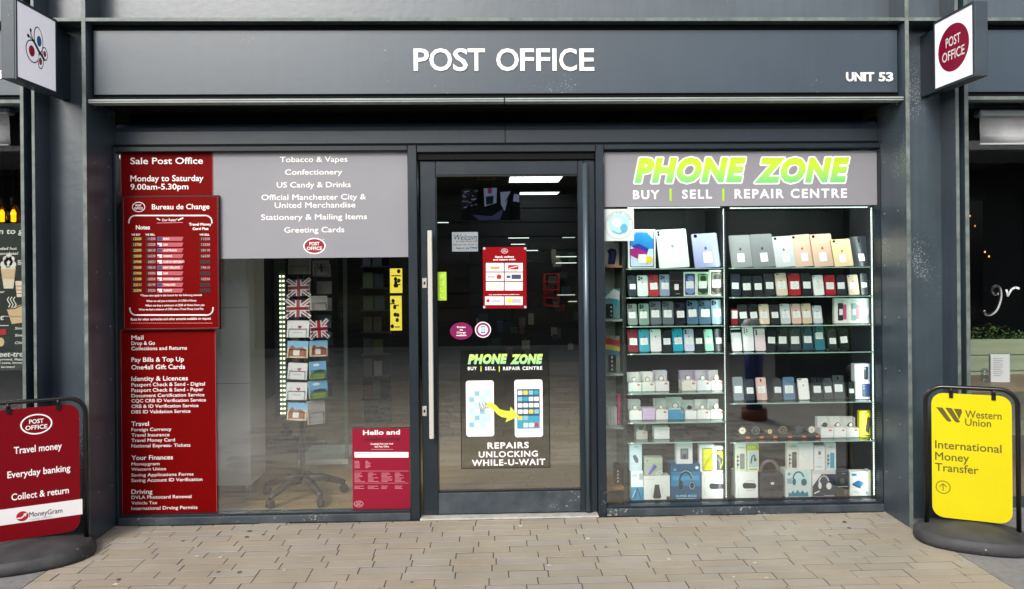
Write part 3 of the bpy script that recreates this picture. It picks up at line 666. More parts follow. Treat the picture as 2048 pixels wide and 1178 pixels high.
for s, a, b, yt, yb in (('*These rates apply in this branch for the following amounts', 281, 404, 589, 593), ('When we sell you a minimum of £1000 of Notes', 293, 393, 600, 604), ('When we buy a minimum of £500 of Notes from you', 291, 409, 609, 613), ('When we load a minimum of £750 onto a Travel Money Card Plus', 278, 407, 617, 621), ('Rates for other currencies and other amounts available on request', 262, 422, 636, 641)): ptext(bm, P, w_, s, a, b, yt, yb, bold=.01)
for k in range(41):
    a = 262 + k * 4; flat(bm, [P.uv(*p) for p in ((a, 647), (a + 2, 647), (a + 2, 645.5), (a, 645.5))], P, w_, 4)
obj('print', bm, MI, t)
# grey vinyl with goods list
t, P, _ = board('goods_vinyl', 'grey window vinyl listing tobacco, sweets, stationery and greeting cards', (427, 303, 819, 516), YO + .002, .006, GREYV)
bm = B()
lines(t, P, .001, (('Tobacco & Vapes', 560, 695, 313.6, 324.4), ('Confectionery', 570, 684.5, 339, 349.6), ('US Candy & Drinks', 553.6, 701.5, 364.5, 375.3), ('Official Manchester City &', 523, 732, 389.3, 400.3), ('United Merchandise', 549.5, 711, 405, 416), ('Stationery & Mailing Items', 522.5, 734, 429, 440), ('Greeting Cards', 568.5, 688.7, 454.6, 465.4)), PRINTW, bold=.010)
cu, cv = P.uv(629, 492); po_logo(bm, P, .001, cu, cv, .0665, .0485, 0, 1)
flat(bm, ell(P.uv(647, 479)[0], P.uv(647, 479)[1], .003, .003, 8), P, .001, 0)
obj('logo', bm, [PRINTW, mat('#8c0a22', .4)], t)
# phone zone vinyl
t, P, (u0, u1, v0, v1) = board('phone_shop_vinyl', 'grey window vinyl with lime italic PHONE ZONE above the phone display', (1208, 303, 1754, 412), YO + .002, .006, GREYV)
LIME = ramp_z('lime_print', '#66c878', '#bdd92a', P.uv(1480, 367)[1], P.uv(1480, 330)[1])
bm = B()
for s, a, b in (('PHONE', 1269, 1492), ('ZONE', 1509, 1699)):
    for k in range(14):
        dx_, dy_ = 3.2 * math.cos(k * math.pi / 7), 3.2 * math.sin(k * math.pi / 7); ptext(bm, P, .0006 + k * 1.5e-5, s, a + dx_, b + dx_, 316 + dy_, 366 + dy_, mi=0, bold=.06, shear=.22, space=1.12)
    ptext(bm, P, .0016, s, a, b, 316, 366, mi=1, bold=.06, shear=.22, space=1.12)
    obj('text_line', bm, [PRINTW, LIME], t); bm = B()
for s, a, b, yt, yb in (('BUY', 1266, 1319, 380.5, 398.5), ('SELL', 1364, 1424, 379.5, 397.5), ('REPAIR CENTRE', 1469, 1694, 378.5, 397)): ptext(bm, P, .001, s, a, b, yt, yb, bold=.03, space=1.25); obj('text_line', bm, PRINTW, t); bm = B()
bm.free()
for xx in (1341, 1446.5): bm = B(); flat(bm, [P.uv(*p) for p in ((xx - 2.2, 402), (xx + 2.2, 402), (xx + 2.2, 377), (xx - 2.2, 377))], P, .001, 0); obj('divider', bm, mat('#a9cf2c', .4), t)
# round cash sticker
t, P, (u0, u1, v0, v1) = board('square_sticker', 'pale square sticker with round blue globe badge at top left of phone window', (1208, 418, 1268, 482), YO + .004, .002, mat('#cfd6d4', .4), 'sticker')
bm = B(); cu, cv = (u0 + u1) / 2, (v0 + v1) / 2; ring(bm, cu, cv, .086, .086, .003, P, .0008, 1); flat(bm, ell(cu, cv, .062, .062), P, .0008, 0)
flat(bm, ell(cu - .012, cv + .014, .034, .028), P, .0012, 2); flat(bm, ell(cu + .03, cv - .02, .022, .028), P, .0012, 3); stroke(bm, [(cu - .04 + .01 * k, cv - .035 - .016 * math.sin(k * .4)) for k in range(9)], .006, P, .0014, 3)
def arctext(bm, P, w, s, cu, cv, r_, a0, a1, cap, mi, inward=False):
    for i, ch in enumerate(s):
        if ch == ' ': continue
        a = R(a0 + (a1 - a0) * (i + .5) / len(s)); co, polys = glyphs(ch, .02)
        k = cap / CAPH; xm = (co[:, 0].min() + co[:, 0].max()) / 2; th = a - math.pi / 2 + (math.pi if inward else 0)
        vs_ = []
        for x, y_, z in co:
            X, Y = (x - xm) * k, y_ * k - (0 if not inward else 0); c_, s_ = math.cos(th), math.sin(th)
            vs_.append(bm.verts.new(P.P(cu + r_ * math.cos(a) + X * c_ - Y * s_, cv + r_ * math.sin(a) + X * s_ + Y * c_, w)))
        for p in polys:
            try: bm.faces.new([vs_[j] for j in p]).material_index = mi
            except ValueError: pass
arctext(bm, P, .001, 'CASH FOR YOUR', cu, cv, .066, 160, 20, .013, 1)
obj('print', bm, [mat('#a9d3d8', .4), mat('#8fb3ae', .5), mat('#cfe3e2', .4), mat('#5fa9c4', .4)], t)
# hello poster
t, P, (u0, u1, v0, v1) = board('welcome_poster', 'crimson Hello and welcome poster in the lower corner of the left window', (705, 857, 820, 1018), YO + .004, .003, mat('#8a1630', .4, 0, 0, .25), 'poster')
lines(t, P, .0008, (('Hello and', 726, 800, 860.5, 870),), PRINTW, bold=.025); lines(t, P, .0008, (('welcome', 726, 800, 874, 882.5),), mat('#5d0a1e', .4), bold=.03); bm = B()
ptext(bm, P, .0008, 'Greetings from your local', 741, 786, 886, 889.5, bold=.02); ptext(bm, P, .0008, 'Sale Post Office', 749, 778, 891.5, 895, bold=.02); stroke(bm, [P.uv(742, 898.7), P.uv(786, 898.7)], .003, P, .0008, 3)
flat(bm, [P.uv(*p) for p in ((709, 915), (817, 915), (817, 904), (709, 904))], P, .0008, 0); stroke(bm, [P.uv(712, 907), P.uv(745, 907)], .003, P, .0012, 2)
rnd = random.Random(5)
for a in (709, 731): 
    for k in range(6): stroke(bm, [P.uv(a, 922.5 + k * 2.6), P.uv(a + rnd.uniform(5, 11), 922.5 + k * 2.6)], .003, P, .0008, 3)
for yy in (942, 966): stroke(bm, [P.uv(709, yy), P.uv(817, yy)], .002, P, .0008, 3)
for c_ in range(4):
    for k in range(8): stroke(bm, [P.uv(709 + c_ * 27, 946 + k * 2.4), P.uv(709 + c_ * 27 + rnd.uniform(8, 22), 946 + k * 2.4)], .0025, P, .0008, 3)
    for k in range(3): stroke(bm, [P.uv(709 + c_ * 27, 972 + k * 2.5), P.uv(709 + c_ * 27 + rnd.uniform(8, 22), 972 + k * 2.5)], .0025, P, .0008, 3)
cu, cv = P.uv(717.5, 1008); po_logo(bm, P, .0008, cu, cv, .028, .019, 4)
obj('print', bm, [PRINTW, mat('#5d0a1e', .4), mat('#b7a9ac', .5), mat('#c98a96', .5), mat('#d9a9b2', .5)], t)
# door: parcel poster, stickers, transparent phone repair poster, pull label, welcome paper
YD = .0052
t, P, (u0, u1, v0, v1) = board('parcel_poster', 'red door poster with white tiles of parcel carriers held by corner pads', (966, 494, 1053, 617), YD - .002, .002, mat('#86020f', .4, 0, 0, .15), 'poster')
bm = B(); cu, cv = P.uv(1009, 502); po_logo(bm, P, .0006, cu, cv, .021, .0145, 0)
ptext(bm, P, .0006, 'Send, collect', 990, 1028, 512, 515.5, bold=.04); ptext(bm, P, .0006, 'and return with:', 986, 1031, 517.5, 521, bold=.04); ptext(bm, P, .0006, 'Plus, international money transfers from:', 978, 1039, 588.3, 590.4, bold=.03)
for r_, (a, b) in enumerate(((526, 543), (545, 562), (564, 581), (593, 610))):
    for c_, (p0, p1) in enumerate(((972 if r_ < 3 else 970, 1008), (1009.5, 1046))):
        flat(bm, [P.uv(*p) for p in ((p0, b), (p1 - .6, b), (p1 - .6, a), (p0, a))], P, .0006, 0)
for a, b, c_, d, mi in ((981, 999, 533, 538, 2), (1016, 1037, 530, 539, 1), (1023, 1042, 549, 558, 4), (975, 990, 551, 556, 5), (1013, 1021, 551, 556, 4), (980, 1004, 570, 576, 6), (984, 1001, 600, 604, 5), (1024, 1042, 598, 606, 5)): flat(bm, [P.uv(*p) for p in ((a, d), (b, d), (b, c_), (a, c_))], P, .001, mi)
stroke(bm, [P.uv(1018, 537), P.uv(1035, 532)], .004, P, .0013, 0)
for a, b, r_, mi in ((998, 553.5, 5, 1), (976, 601.5, 3.4, 1), (1019, 601.5, 5, 3)): q = P.uv(a, b); flat(bm, ell(q[0], q[1], r_ / 330, r_ / 330, 14), P, .001, mi)
for a, b in ((968.5, 497), (1050.5, 497), (968.5, 614), (1050.5, 614)): q = P.uv(a, b); flat(bm, ell(q[0], q[1], .008, .008, 12), P, .001, 5)
obj('print', bm, [PRINTW, mat('#b02020', .4), mat('#d8994a', .4), mat('#e6dc3a', .4), mat('#3a4a66', .4), mat('#b9b3b6', .4), mat('#dcdcc0', .5)], t)
P = PY(YD - .0004)
def sticker(name, label, cx, cyy, ru, rv, mats, draw):
    cu, cv = P.uv(cx, cyy); t = thing(name, label, 'sticker', (cu, P.O.y, cv - rv)); bm = B(); prism(bm, ell(cu, cv, ru, rv, 32), P, -.0004, .0006, 0); obj('disc', bm, mats[0], t)
    bm = B(); draw(bm, cu, cv); obj('print', bm, mats, t)
def d1(bm, cu, cv):
    for k, (s, hw) in enumerate((('Bureau', .026), ('de', .010), ('Change', .028), ('available', .031))): text(bm, P, .0012, s, cu - hw, cu + hw, cv + .019 - k * .0165, .0105, 1, .03)
sticker('oval_sticker', 'plum oval Bureau de Change available sticker on the door glass', 922.6, 662, .068, .052, [mat('#7c0c4e', .4), PRINTW], d1)
def d2(bm, cu, cv):
    ring(bm, cu, cv, .042, .042, .012, P, .0012, 1); flat(bm, rr(cu - .013, cu + .013, cv - .021, cv + .021, .004), P, .0012, 1); flat(bm, rr(cu - .0105, cu + .0105, cv - .014, cv + .016, .002), P, .0016, 2)
sticker('round_sticker', 'white round sticker with plum ring and a phone, beside the oval one', 966, 659.5, .0485, .0485, [mat('#e9e2e6', .4), mat('#8c2a63', .4), mat('#a9d2e6', .4)], d2)
t, P2, (u0, u1, v0, v1) = board('pull_label', 'upright lime green label on the door glass next to the bar handle', (874, 544, 893, 601), YD - .001, .001, mat('#a6cf35', .45), 'sticker')
bm = B()
for k, ch in enumerate('PULL'): text(bm, P2, .0006, ch, (u0 + u1) / 2 - .012, (u0 + u1) / 2 + .012, v1 - .042 - k * .038, .026, 0, .02)
obj('lettering', bm, mat('#c6e46a', .5), t)
P = PY(YD - .0008); u0, u1, v0, v1 = P.box(922, 699, 1099, 936)
t = thing('phone_repair_poster', 'clear door poster with two white phones, a yellow arrow and REPAIRS UNLOCKING WHILE-U-WAIT', 'poster', ((u0 + u1) / 2, P.O.y, v0))
bm = B(); box(bm, u0, u1, P.O.y, P.O.y + .0006, v0, v1); obj('clear_sheet', bm, glass('clear_film', .012, (.86, .87, .87)), t)
bm = B()
for a, b in (((u0, v0), (u1, v0)), ((u1, v0), (u1, v1)), ((u1, v1), (u0, v1)), ((u0, v1), (u0, v0))): stroke(bm, [a, b], .004, P, .0008, 2)
LIMEP = ramp_z('pale_lime_print', '#8fd89a', '#c3dd7a', P.uv(1000, 729)[1], P.uv(1000, 712)[1])
for s, a, b in (('PHONE', 935.5, 1015), ('ZONE', 1020, 1086)): ptext(bm, P, .001, s, a, b, 708.5, 728.5, mi=1, bold=.075, shear=.22, space=1.12)
for s, a, b in (('BUY', 935.5, 954), ('SELL', 970, 991), ('REPAIR CENTRE', 1006, 1084.5)): ptext(bm, P, .001, s, a, b, 733.5, 740.5, bold=.035, space=1.2)
for xx in (962, 998.5): flat(bm, [P.uv(*p) for p in ((xx - 1, 743), (xx + 1, 743), (xx + 1, 732), (xx - 1, 732))], P, .001, 3)
lines(t, P, .001, (('REPAIRS', 975, 1057.6, 885, 897.5), ('UNLOCKING', 957.5, 1075.7, 903, 915), ('WHILE-U-WAIT', 943.5, 1090.7, 919.5, 932)), PRINTW, bold=.03, space=1.15)
for k, (a, b, c_, d) in enumerate(((932, 761, 988, 873), (1029, 759, 1085.5, 874))):
    p0 = P.box(a, b, c_, d); flat(bm, rr(*p0, .016), P, .001, 0)
    q = P.box(a + 5, b + 19, c_ - 6, d - 17); flat(bm, rr(*q, .002), P, .0014, 4 if k else 5)
    q0, q1, q2, q3 = q
    if k: flat(bm, rr(q0, q1, q2, q2 + (q3 - q2) * .32, 0), P, .0017, 6)
    for r_ in range(6):
        for c2 in range(4):
            if r_ == 4 and c2 > 1: continue
            cx_ = q0 + (q1 - q0) * (.14 + c2 * .24); cy_ = q3 - (q3 - q2) * ((.09 + r_ * .16) if r_ < 5 else .91)
            flat(bm, rr(cx_ - .014, cx_ + .014, cy_ - .013, cy_ + .013, .004, 2), P, .002, (0, 6, 0, 7, 0, 8, 0)[(r_ * 3 + c2 * 5) % 7] if k else (0, 7, 0, 5)[(r_ + c2) % 4])
    if k: cx_ = q1 - (q1 - q0) * .14; cy_ = q3 - (q3 - q2) * .91; flat(bm, rr(cx_ - .013, cx_ + .013, cy_ - .013, cy_ + .013, .004, 2), P, .0024, 9)
    else:
        for j in range(6): stroke(bm, [(q0 + .065 + .008 * j, q3 - .075 - .012 * (j % 2)), (q0 + .075 + .010 * j, q3 - .13 + .006 * j)], .003, P, .0024, 10)
def A(zx, zy): return P.uv(820 + zx / 2.874, 640 + zy / 2.874)
arrow = [A(430, 500), A(445, 478), (A(470, 473)), A(495, 490), A(515, 512), A(545, 520), A(575, 522), A(577, 497), A(628, 553), A(548, 587), A(557, 563), A(525, 557), A(500, 540), A(480, 515), A(460, 502)]
flat(bm, arrow[::-1], P, .003, 3)
obj('print', bm, [PRINTW, LIMEP, BLACK, mat('#d3e34a', .4), mat('#31566f', .4), mat('#c2dbe2', .4), mat('#3f9fb8', .4), mat('#8fbccb', .4), mat('#d6c860', .4), mat('#c03a5c', .4), mat('#30363a', .4)], t)
t, P2, (u0, u1, v0, v1) = board('welcome_paper', 'white paper with Welcome in script hung inside the door', (904, 464, 956, 503), .12, .001, mat('#d5d8e2', .7), 'notice')
bm = B(); ptext(bm, P2, .0006, 'Welcom', 909, 954, 469, 480, bold=.0, shear=.35); ptext(bm, P2, .0006, 'to Sale Post Off', 912, 955, 481, 484.5, mi=1, bold=.01); ptext(bm, P2, .0006, 'may all who enter as', 906, 955, 488, 490.5, bold=.01); ptext(bm, P2, .0006, 'leave as FRIE', 913, 955, 494, 498, bold=.01)
obj('lettering', bm, [mat('#22242e', .6), mat('#8a3a44', .6)], t)

# ------------------------------------------------------------------ projecting signs
def blade(label, X, sx, px_far, px_near, py0, py1, art):
    d = (0, 1, 0) if sx > 0 else (0, -1, 0); P = Plane((X, 0, 0), d, (sx, 0, 0))
    ya = -.345; yb = -.70; zb0, zb1 = 2.475, 2.885 if sx > 0 else 2.868
    t = thing('projecting_sign', label, 'sign', (X, ya, zb0), 'projecting signs on the columns')
    x0, x1 = (X - .072, X - .002) if sx > 0 else (X + .002, X + .072)
    bm = B(); box(bm, x0, x1, yb, ya, zb0, zb1, bev=.004); obj('case', bm, worn('sign_case', '#2c363e', '#3a454d', 5, (.3, .45), .0005, ('#7f8a90', .44), 90), t)
    for a, b, c_, e in ((yb, ya, zb0, zb0 + .014), (yb, ya, zb1 - .014, zb1), (yb, yb + .012, zb0 + .0142, zb1 - .0142), (ya - .012, ya, zb0 + .0142, zb1 - .0142)):
        bm = B(); box(bm, *(sorted((X - sx * .002, X + sx * .004))), a, b, c_, e); obj('rim', bm, mat('#39434a', .35, .3), t)
    bm = B(); box(bm, *(sorted((X - sx * .0018, X + sx * .001))), yb + .012, ya - .012, zb0 + .014, zb1 - .014); obj('face', bm, mat('#ece9f0' if sx > 0 else '#efecef', .35, 0, .22), t)
    bm = B(); box(bm, min(x0, x1) + .012, max(x0, x1) - .012, ya + .0005, -.1855, zb0 + .004, zb1 - .03); obj('bracket', bm, worn('sign_bracket', '#1f2a33', '#2c3740', 5, (.35, .5), .0005), t)
    art(t, P, (ya + yb) / 2, (zb0 + zb1) / 2)
def art_r(t, P, yc, zc):
    bm = B(); cu, cv = -yc, zc + .005; flat(bm, ell(cu, cv, .135, .128, 40), P, .0016, 1)
    text(bm, P, .0024, 'POST', cu - .064, cu + .064, cv + .012, .052, 0, .012); text(bm, P, .0024, 'OFFICE', cu - .098, cu + .098, cv - .062, .052, 0, .012); obj('logo', bm, [PRINTW, mat('#8f0634', .4)], t)
def art_l(t, P, yc, zc):
    bm = B(); c0 = P.uv(73, 97)
    def E(zx, zy, ru, rv, ang, mi, w):   # petal in zoomed photo coordinates
        cu, cv = P.uv(zx / 2.945, zy / 2.945); ca, sa = math.cos(R(ang)), math.sin(R(ang))
        flat(bm, [(cu + x * ca - y_ * sa, cv + x * sa + y_ * ca) for x, y_ in ell(0, 0, ru, rv, 24)], P, w, mi)
    for zx, zy, ru, rv, ang, mi in ((225, 235, .040, .068, 8, 1), (190, 303, .056, .060, 35, 1), (238, 360, .026, .043, -5, 1), (262, 318, .026, .036, 10, 1)):
        E(zx, zy, ru, rv, ang, 0, .0016); E(zx, zy, ru - .006, rv - .006, ang, 1, .002)
    E(228, 243, .020, .028, 0, 2, .0024); E(185, 300, .025, .029, 0, 3, .0024); E(236, 362, .014, .020, 0, 4, .0024); E(261, 318, .013, .016, 0, 3, .0024)
    Z = lambda a, b: P.uv(a / 2.945, b / 2.945)
    stroke(bm, [Z(195, 240), Z(225, 300), Z(258, 352)], .016, P, .0028, 0); stroke(bm, [Z(197, 245), Z(180, 205), Z(178, 180)], .007, P, .0028, 0); stroke(bm, [Z(197, 245), Z(178, 222), Z(165, 210)], .007, P, .0028, 0)
    for a, b in ((178, 178), (163, 209)): q = Z(a, b); flat(bm, ell(q[0], q[1], .009, .010, 12), P, .0028, 0)
    obj('butterfly_emblem', bm, [mat('#1d2230', .4), mat('#ece9f0', .35, 0, .22), mat('#1f76b0', .4), mat('#b01c34', .4), mat('#c7404c', .4)], t)
blade('square projecting sign with a butterfly emblem on the left column', ux(113, 110, Plane((0, -.345, 0))), 1, 113, 28, 40, 187, art_l)
blade('square projecting sign with red POST OFFICE disc on the right column', ux(1868, 110, Plane((0, -.345, 0))), -1, 1868, 1943, 47, 187, art_r)

# ------------------------------------------------------------------ swinging pavement signs
def swing(label, g1, g2, mt, foot_c, a, b, draw, h=.825):
    """g1 left tube, g2 right tube on the ground (seen from the street)"""
    d = Vector((g2[0] - g1[0], g2[1] - g1[1], 0)); Lw = d.length; d.normalize(); n = Vector((d.y, -d.x, 0))
    P = Plane((g1[0], g1[1], 0), d, n)
    t = thing('pavement_sign', label, 'sign', ((g1[0] + g2[0]) / 2, (g1[1] + g2[1]) / 2, 0), 'swinging signs on the pavement')
    ang = math.atan2(d.y, d.x)
    bm = B(); nseg = 44; prof = [(1.0, .0), (1.0, .02), (.99, .036), (.955, .050), (.925, .059), (.915, .0612), (.90, .0625), (.60, .080), (.30, .094), (.08, .100)]; rings = []
    for r_, z in prof:
        rings.append([bm.verts.new(P.O + d * (Lw / 2 + foot_c[0]) + n * foot_c[1] + d * (a * r_ * math.copysign(abs(math.cos(q)) ** .8, math.cos(q))) + n * (b * r_ * math.copysign(abs(math.sin(q)) ** .8, math.sin(q))) + Vector((0, 0, z + .002))) for q in [2 * math.pi * k / nseg for k in range(nseg)]])
    for i in range(len(rings) - 1):
        for k in range(nseg): bm.faces.new((rings[i][k], rings[i][(k + 1) % nseg], rings[i + 1][(k + 1) % nseg], rings[i + 1][k]))
    bm.faces.new(rings[0][::-1]); bm.faces.new(rings[-1]); obj('rubber_foot', bm, RUBBER, t, smooth=True)
    rr_ = .085; pts = [P.P(0, .03), P.P(0, h - rr_)] + [P.P(rr_ - rr_ * math.cos(q), h - rr_ + rr_ * math.sin(q)) for q in np.linspace(.2, 1.57, 7)] + [P.P(Lw - rr_ + rr_ * math.sin(q), h - rr_ + rr_ * math.cos(q)) for q in np.linspace(0, 1.4, 7)] + [P.P(Lw, h - rr_), P.P(Lw, .03)]
    bm = B(); tube(bm, pts, .012, 12); obj('tube_frame', bm, mat('#0d0e0f', .25, .0, 0, .6), t)
    bm = B(); prism(bm, rr(.028, Lw - .028, .108, h - .034, .06, 7), P, -.0025, .0025); obj('panel', bm, mt, t)
    for u in (Lw * .27, Lw * .73):
        bm = B(); tube(bm, [P.P(u, h - .016), P.P(u, h - .016) + d * .012], .0185, 10); box2 = rr(u - .004, u + .016, h - .058, h - .020, .003, 2); prism(bm, box2, P, -.009, .009); obj('hanger_clip', bm, BLACK, t)
    bm = B(); draw(bm, P, t); obj('logo', bm, SWM, t)
SWM = [PRINTW, mat('#57501a', .5), mat('#e9e6e8', .4), mat('#8c0a1e', .4), mat('#3a3a5a', .5), mat('#b9b4bc', .5), mat('#a91222', .4)]
def draw_r(bm, P, t):
    w_ = .0035
    lines(t, P, w_, (('Western', 1930, 2003, 820, 835), ('Union', 1930, 1982, 836.5, 851), ('International', 1870, 2003, 880, 896), ('Money', 1870, 1938, 903, 919), ('Transfer', 1870, 1957, 925, 941)), SWM[1], bold=.01)
    for q in (((1872, 814), (1885, 815), (1903, 842), (1899, 843.5), (1893, 841)), ((1890, 815), (1903, 816), (1920, 844), (1914, 845), (1909, 842)), ((1907, 817), (1922, 818), (1924, 824), (1918, 838), (1914, 829))): flat(bm, [P.uv(*p) for p in q][::-1], P, w_, 1)
    cu, cv = P.uv(1886, 974); ring(bm, cu, cv, .036, .036, .0042, P, w_, 1); stroke(bm, [(cu, cv - .018), (cu, cv + .018)], .004, P, w_, 1); stroke(bm, [(cu - .016, cv + .003), (cu, cv + .019)], .004, P, w_, 1); stroke(bm, [(cu + .016, cv + .003), (cu, cv + .019)], .004, P, w_, 1)
swing('yellow rounded International Money Transfer sign on black rubber foot', (2.395, -.445), (2.79, -.62), worn('yellow_vinyl', '#cdbf00', '#d8c904', 2, (.3, .45), .0003), (0.0, .03), .285, .20, draw_r)
def draw_l(bm, P, t):
    w_ = .0035
    cu, cv = P.uv(73, 848); po_logo(bm, P, w_, cu, cv, .072, .054, 0)
    lines(t, P, w_, (('Travel money', 28, 124, 894, 908), ('Everyday banking', 15, 141, 943, 956.5), ('Collect & return', 23, 138, 987.5, 1001)), SWM[0], bold=.016)
    q = [P.uv(*p) for p in ((-20, 1066), (165, 1022), (164, 992), (-20, 1030))]; u1 = q[1][0]; vs_ = sorted(v for _, v in (P.uv(100, 1037), P.uv(100, 1006)))
    flat(bm, [(.03, vs_[0]), (u1, vs_[0]), (u1, vs_[1]), (.03, vs_[1])], P, w_, 2)
    ptext(bm, P, w_ + .0008, 'MoneyGram', 58.5, 125, 1024, 1034, mi=4, bold=.005); ptext(bm, P, w_ + .0008, 'money transfer', 60, 106, 1036, 1040.5, mi=5, bold=.0)
    cu, cv = P.uv(45, 1032); flat(bm, ell(cu, cv, .027, .026, 24), P, w_ + .0008, 6); stroke(bm, [(cu - .022, cv - .008), (cu - .004, cv - .008), (cu + .012, cv + .006)], .007, P, w_ + .0014, 2); flat(bm, [(cu + .004, cv + .012), (cu + .016, cv - .004), (cu + .02, cv + .016)], P, w_ + .0014, 2)
swing('red rounded Travel money sign on black rubber foot at the left picture edge', (-2.64, -.615), (-2.205, -.405), worn('red_sign_vinyl', (.165, .0012, .006), (.185, .0015, .007), 2, (.4, .5), .0003, spec=.15), (0.0, .02), .29, .215, draw_l)

# ------------------------------------------------------------------ lit display cabinets in the right window
YI = .15                       # where the goods stand
PI = PY(YI)
LED = mat('#e9fff2', .5, 0, 2.0)
CASEB = worn('cabinet_black', '#080a0b', '#0e1213', 4, (.5, .7), .0005, spec=.2)
def cabinet(label, pxa, pxb, shelves, strip_px):
    xa, xb = PY(.06).uv(pxa, 700)[0], PY(.06).uv(pxb, 700)[0]; zt = PI.uv((pxa + pxb) / 2, 414)[1]
    t = thing('display_cabinet', label, 'cabinet', ((xa + xb) / 2, .27, .003))
    bm = B(); box(bm, xa, xb, .05, .50, .003, .03); obj('base', bm, CASEB, t)
    bm = B(); box(bm, xa, xb, .488, .50, .0305, zt); obj('back_panel', bm, worn('dark_back_glass', '#070b0b', '#111917', 1.2, (.45, .6), 0, spec=.2), t)
    bm = B(); box(bm, xb - .010, xb, .05, .487, .0305, zt); obj('side_post', bm, CASEB, t)
    bm = B(); box(bm, xa, xa + .006, .07, .487, .0305, zt); obj('glass_side', bm, CGLASS, t)
    bm = B(); box(bm, xa, xb, .05, .50, zt, zt + .03); obj('top', bm, CASEB, t)
    for py in shelves:
        z = PI.uv((pxa + pxb) / 2, py)[1]; bm = B(); box(bm, xa + .008, xb - .012, .075, .44, z - .0065, z - .0008); so_ = obj('shelf', bm, SHELFG, t)
        bm = B(); box(bm, xa + .008, xb - .012, .0725, .0748, z - .0067, z - .0006); obj('shelf_edge', bm, mat('#9fc2b2', .2), so_)
    # LED tape: dots on a pale carrier, upright on the right and along the top, each with its light; the left light has no tape
    x = PY(.09).uv(strip_px, 700)[0]; z0 = .05; z1 = zt - .012
    bm = B(); box(bm, x - .004, x + .004, .088, .091, z0, z1, 1); k = z0 + .01
    while k < z1: box(bm, x - .0032, x + .0032, .0855, .0878, k, k + .006, 0); k += .0145
    obj('led_strip', bm, [LED, mat('#cfd6cf', .5)], t)
    bm = B(); box(bm, xa + .02, x - .01, .088, .091, zt - .012, zt - .004, 1); k = xa + .025
    while k < x - .02: box(bm, k, k + .006, .0855, .0878, zt - .011, zt - .005, 0); k += .0145
    obj('led_strip', bm, [LED, mat('#cfd6cf', .5)], t)
    for loc, rot, sx, sy, e in (((x - .008, .11, (z0 + z1) / 2), (0, R(62), R(35)), z1 - z0, .012, 1.2), (((xa + x) / 2, .08, zt - .02), (R(28), 0, 0), x - xa - .06, .012, 2.4), ((xa + .03, .075, (z0 + z1) / 2), (0, R(-62), R(-35)), z1 - z0, .012, .7)):
        li = bpy.data.lights.new('cabinet_light', 'AREA'); li.shape = 'RECTANGLE'; li.energy = e; li.color = (.88, 1.0, .95)
        lo = bpy.data.objects.new('cabinet_light', li); COL.objects.link(lo); lo.location = loc; lo.parent = t; lo.matrix_parent_inverse = parent_mat(t).inverted()
        if sx > 1.2: li.size, li.size_y = sy, sx; dv = Vector((-1 if loc[0] > (xa + xb) / 2 else 1, .45, 0)); lo.rotation_euler = (-dv).to_track_quat('Z', 'Y').to_euler()
        else: li.size, li.size_y = sx, sy; dv = Vector((0, .45, -1)); lo.rotation_euler = (-dv).to_track_quat('Z', 'Y').to_euler()
    return t
SL = (536, 592.5, 649.5, 703.5, 782, 839, 878); SR = (534, 591.5, 648, 701.5, 800, 876.5)
cabinet('left of two lit glass display cabinets full of phones', 1252, 1456, SL, 1450)
cabinet('right and wider of two lit glass display cabinets full of phones', 1458, 1757, SR, 1745)

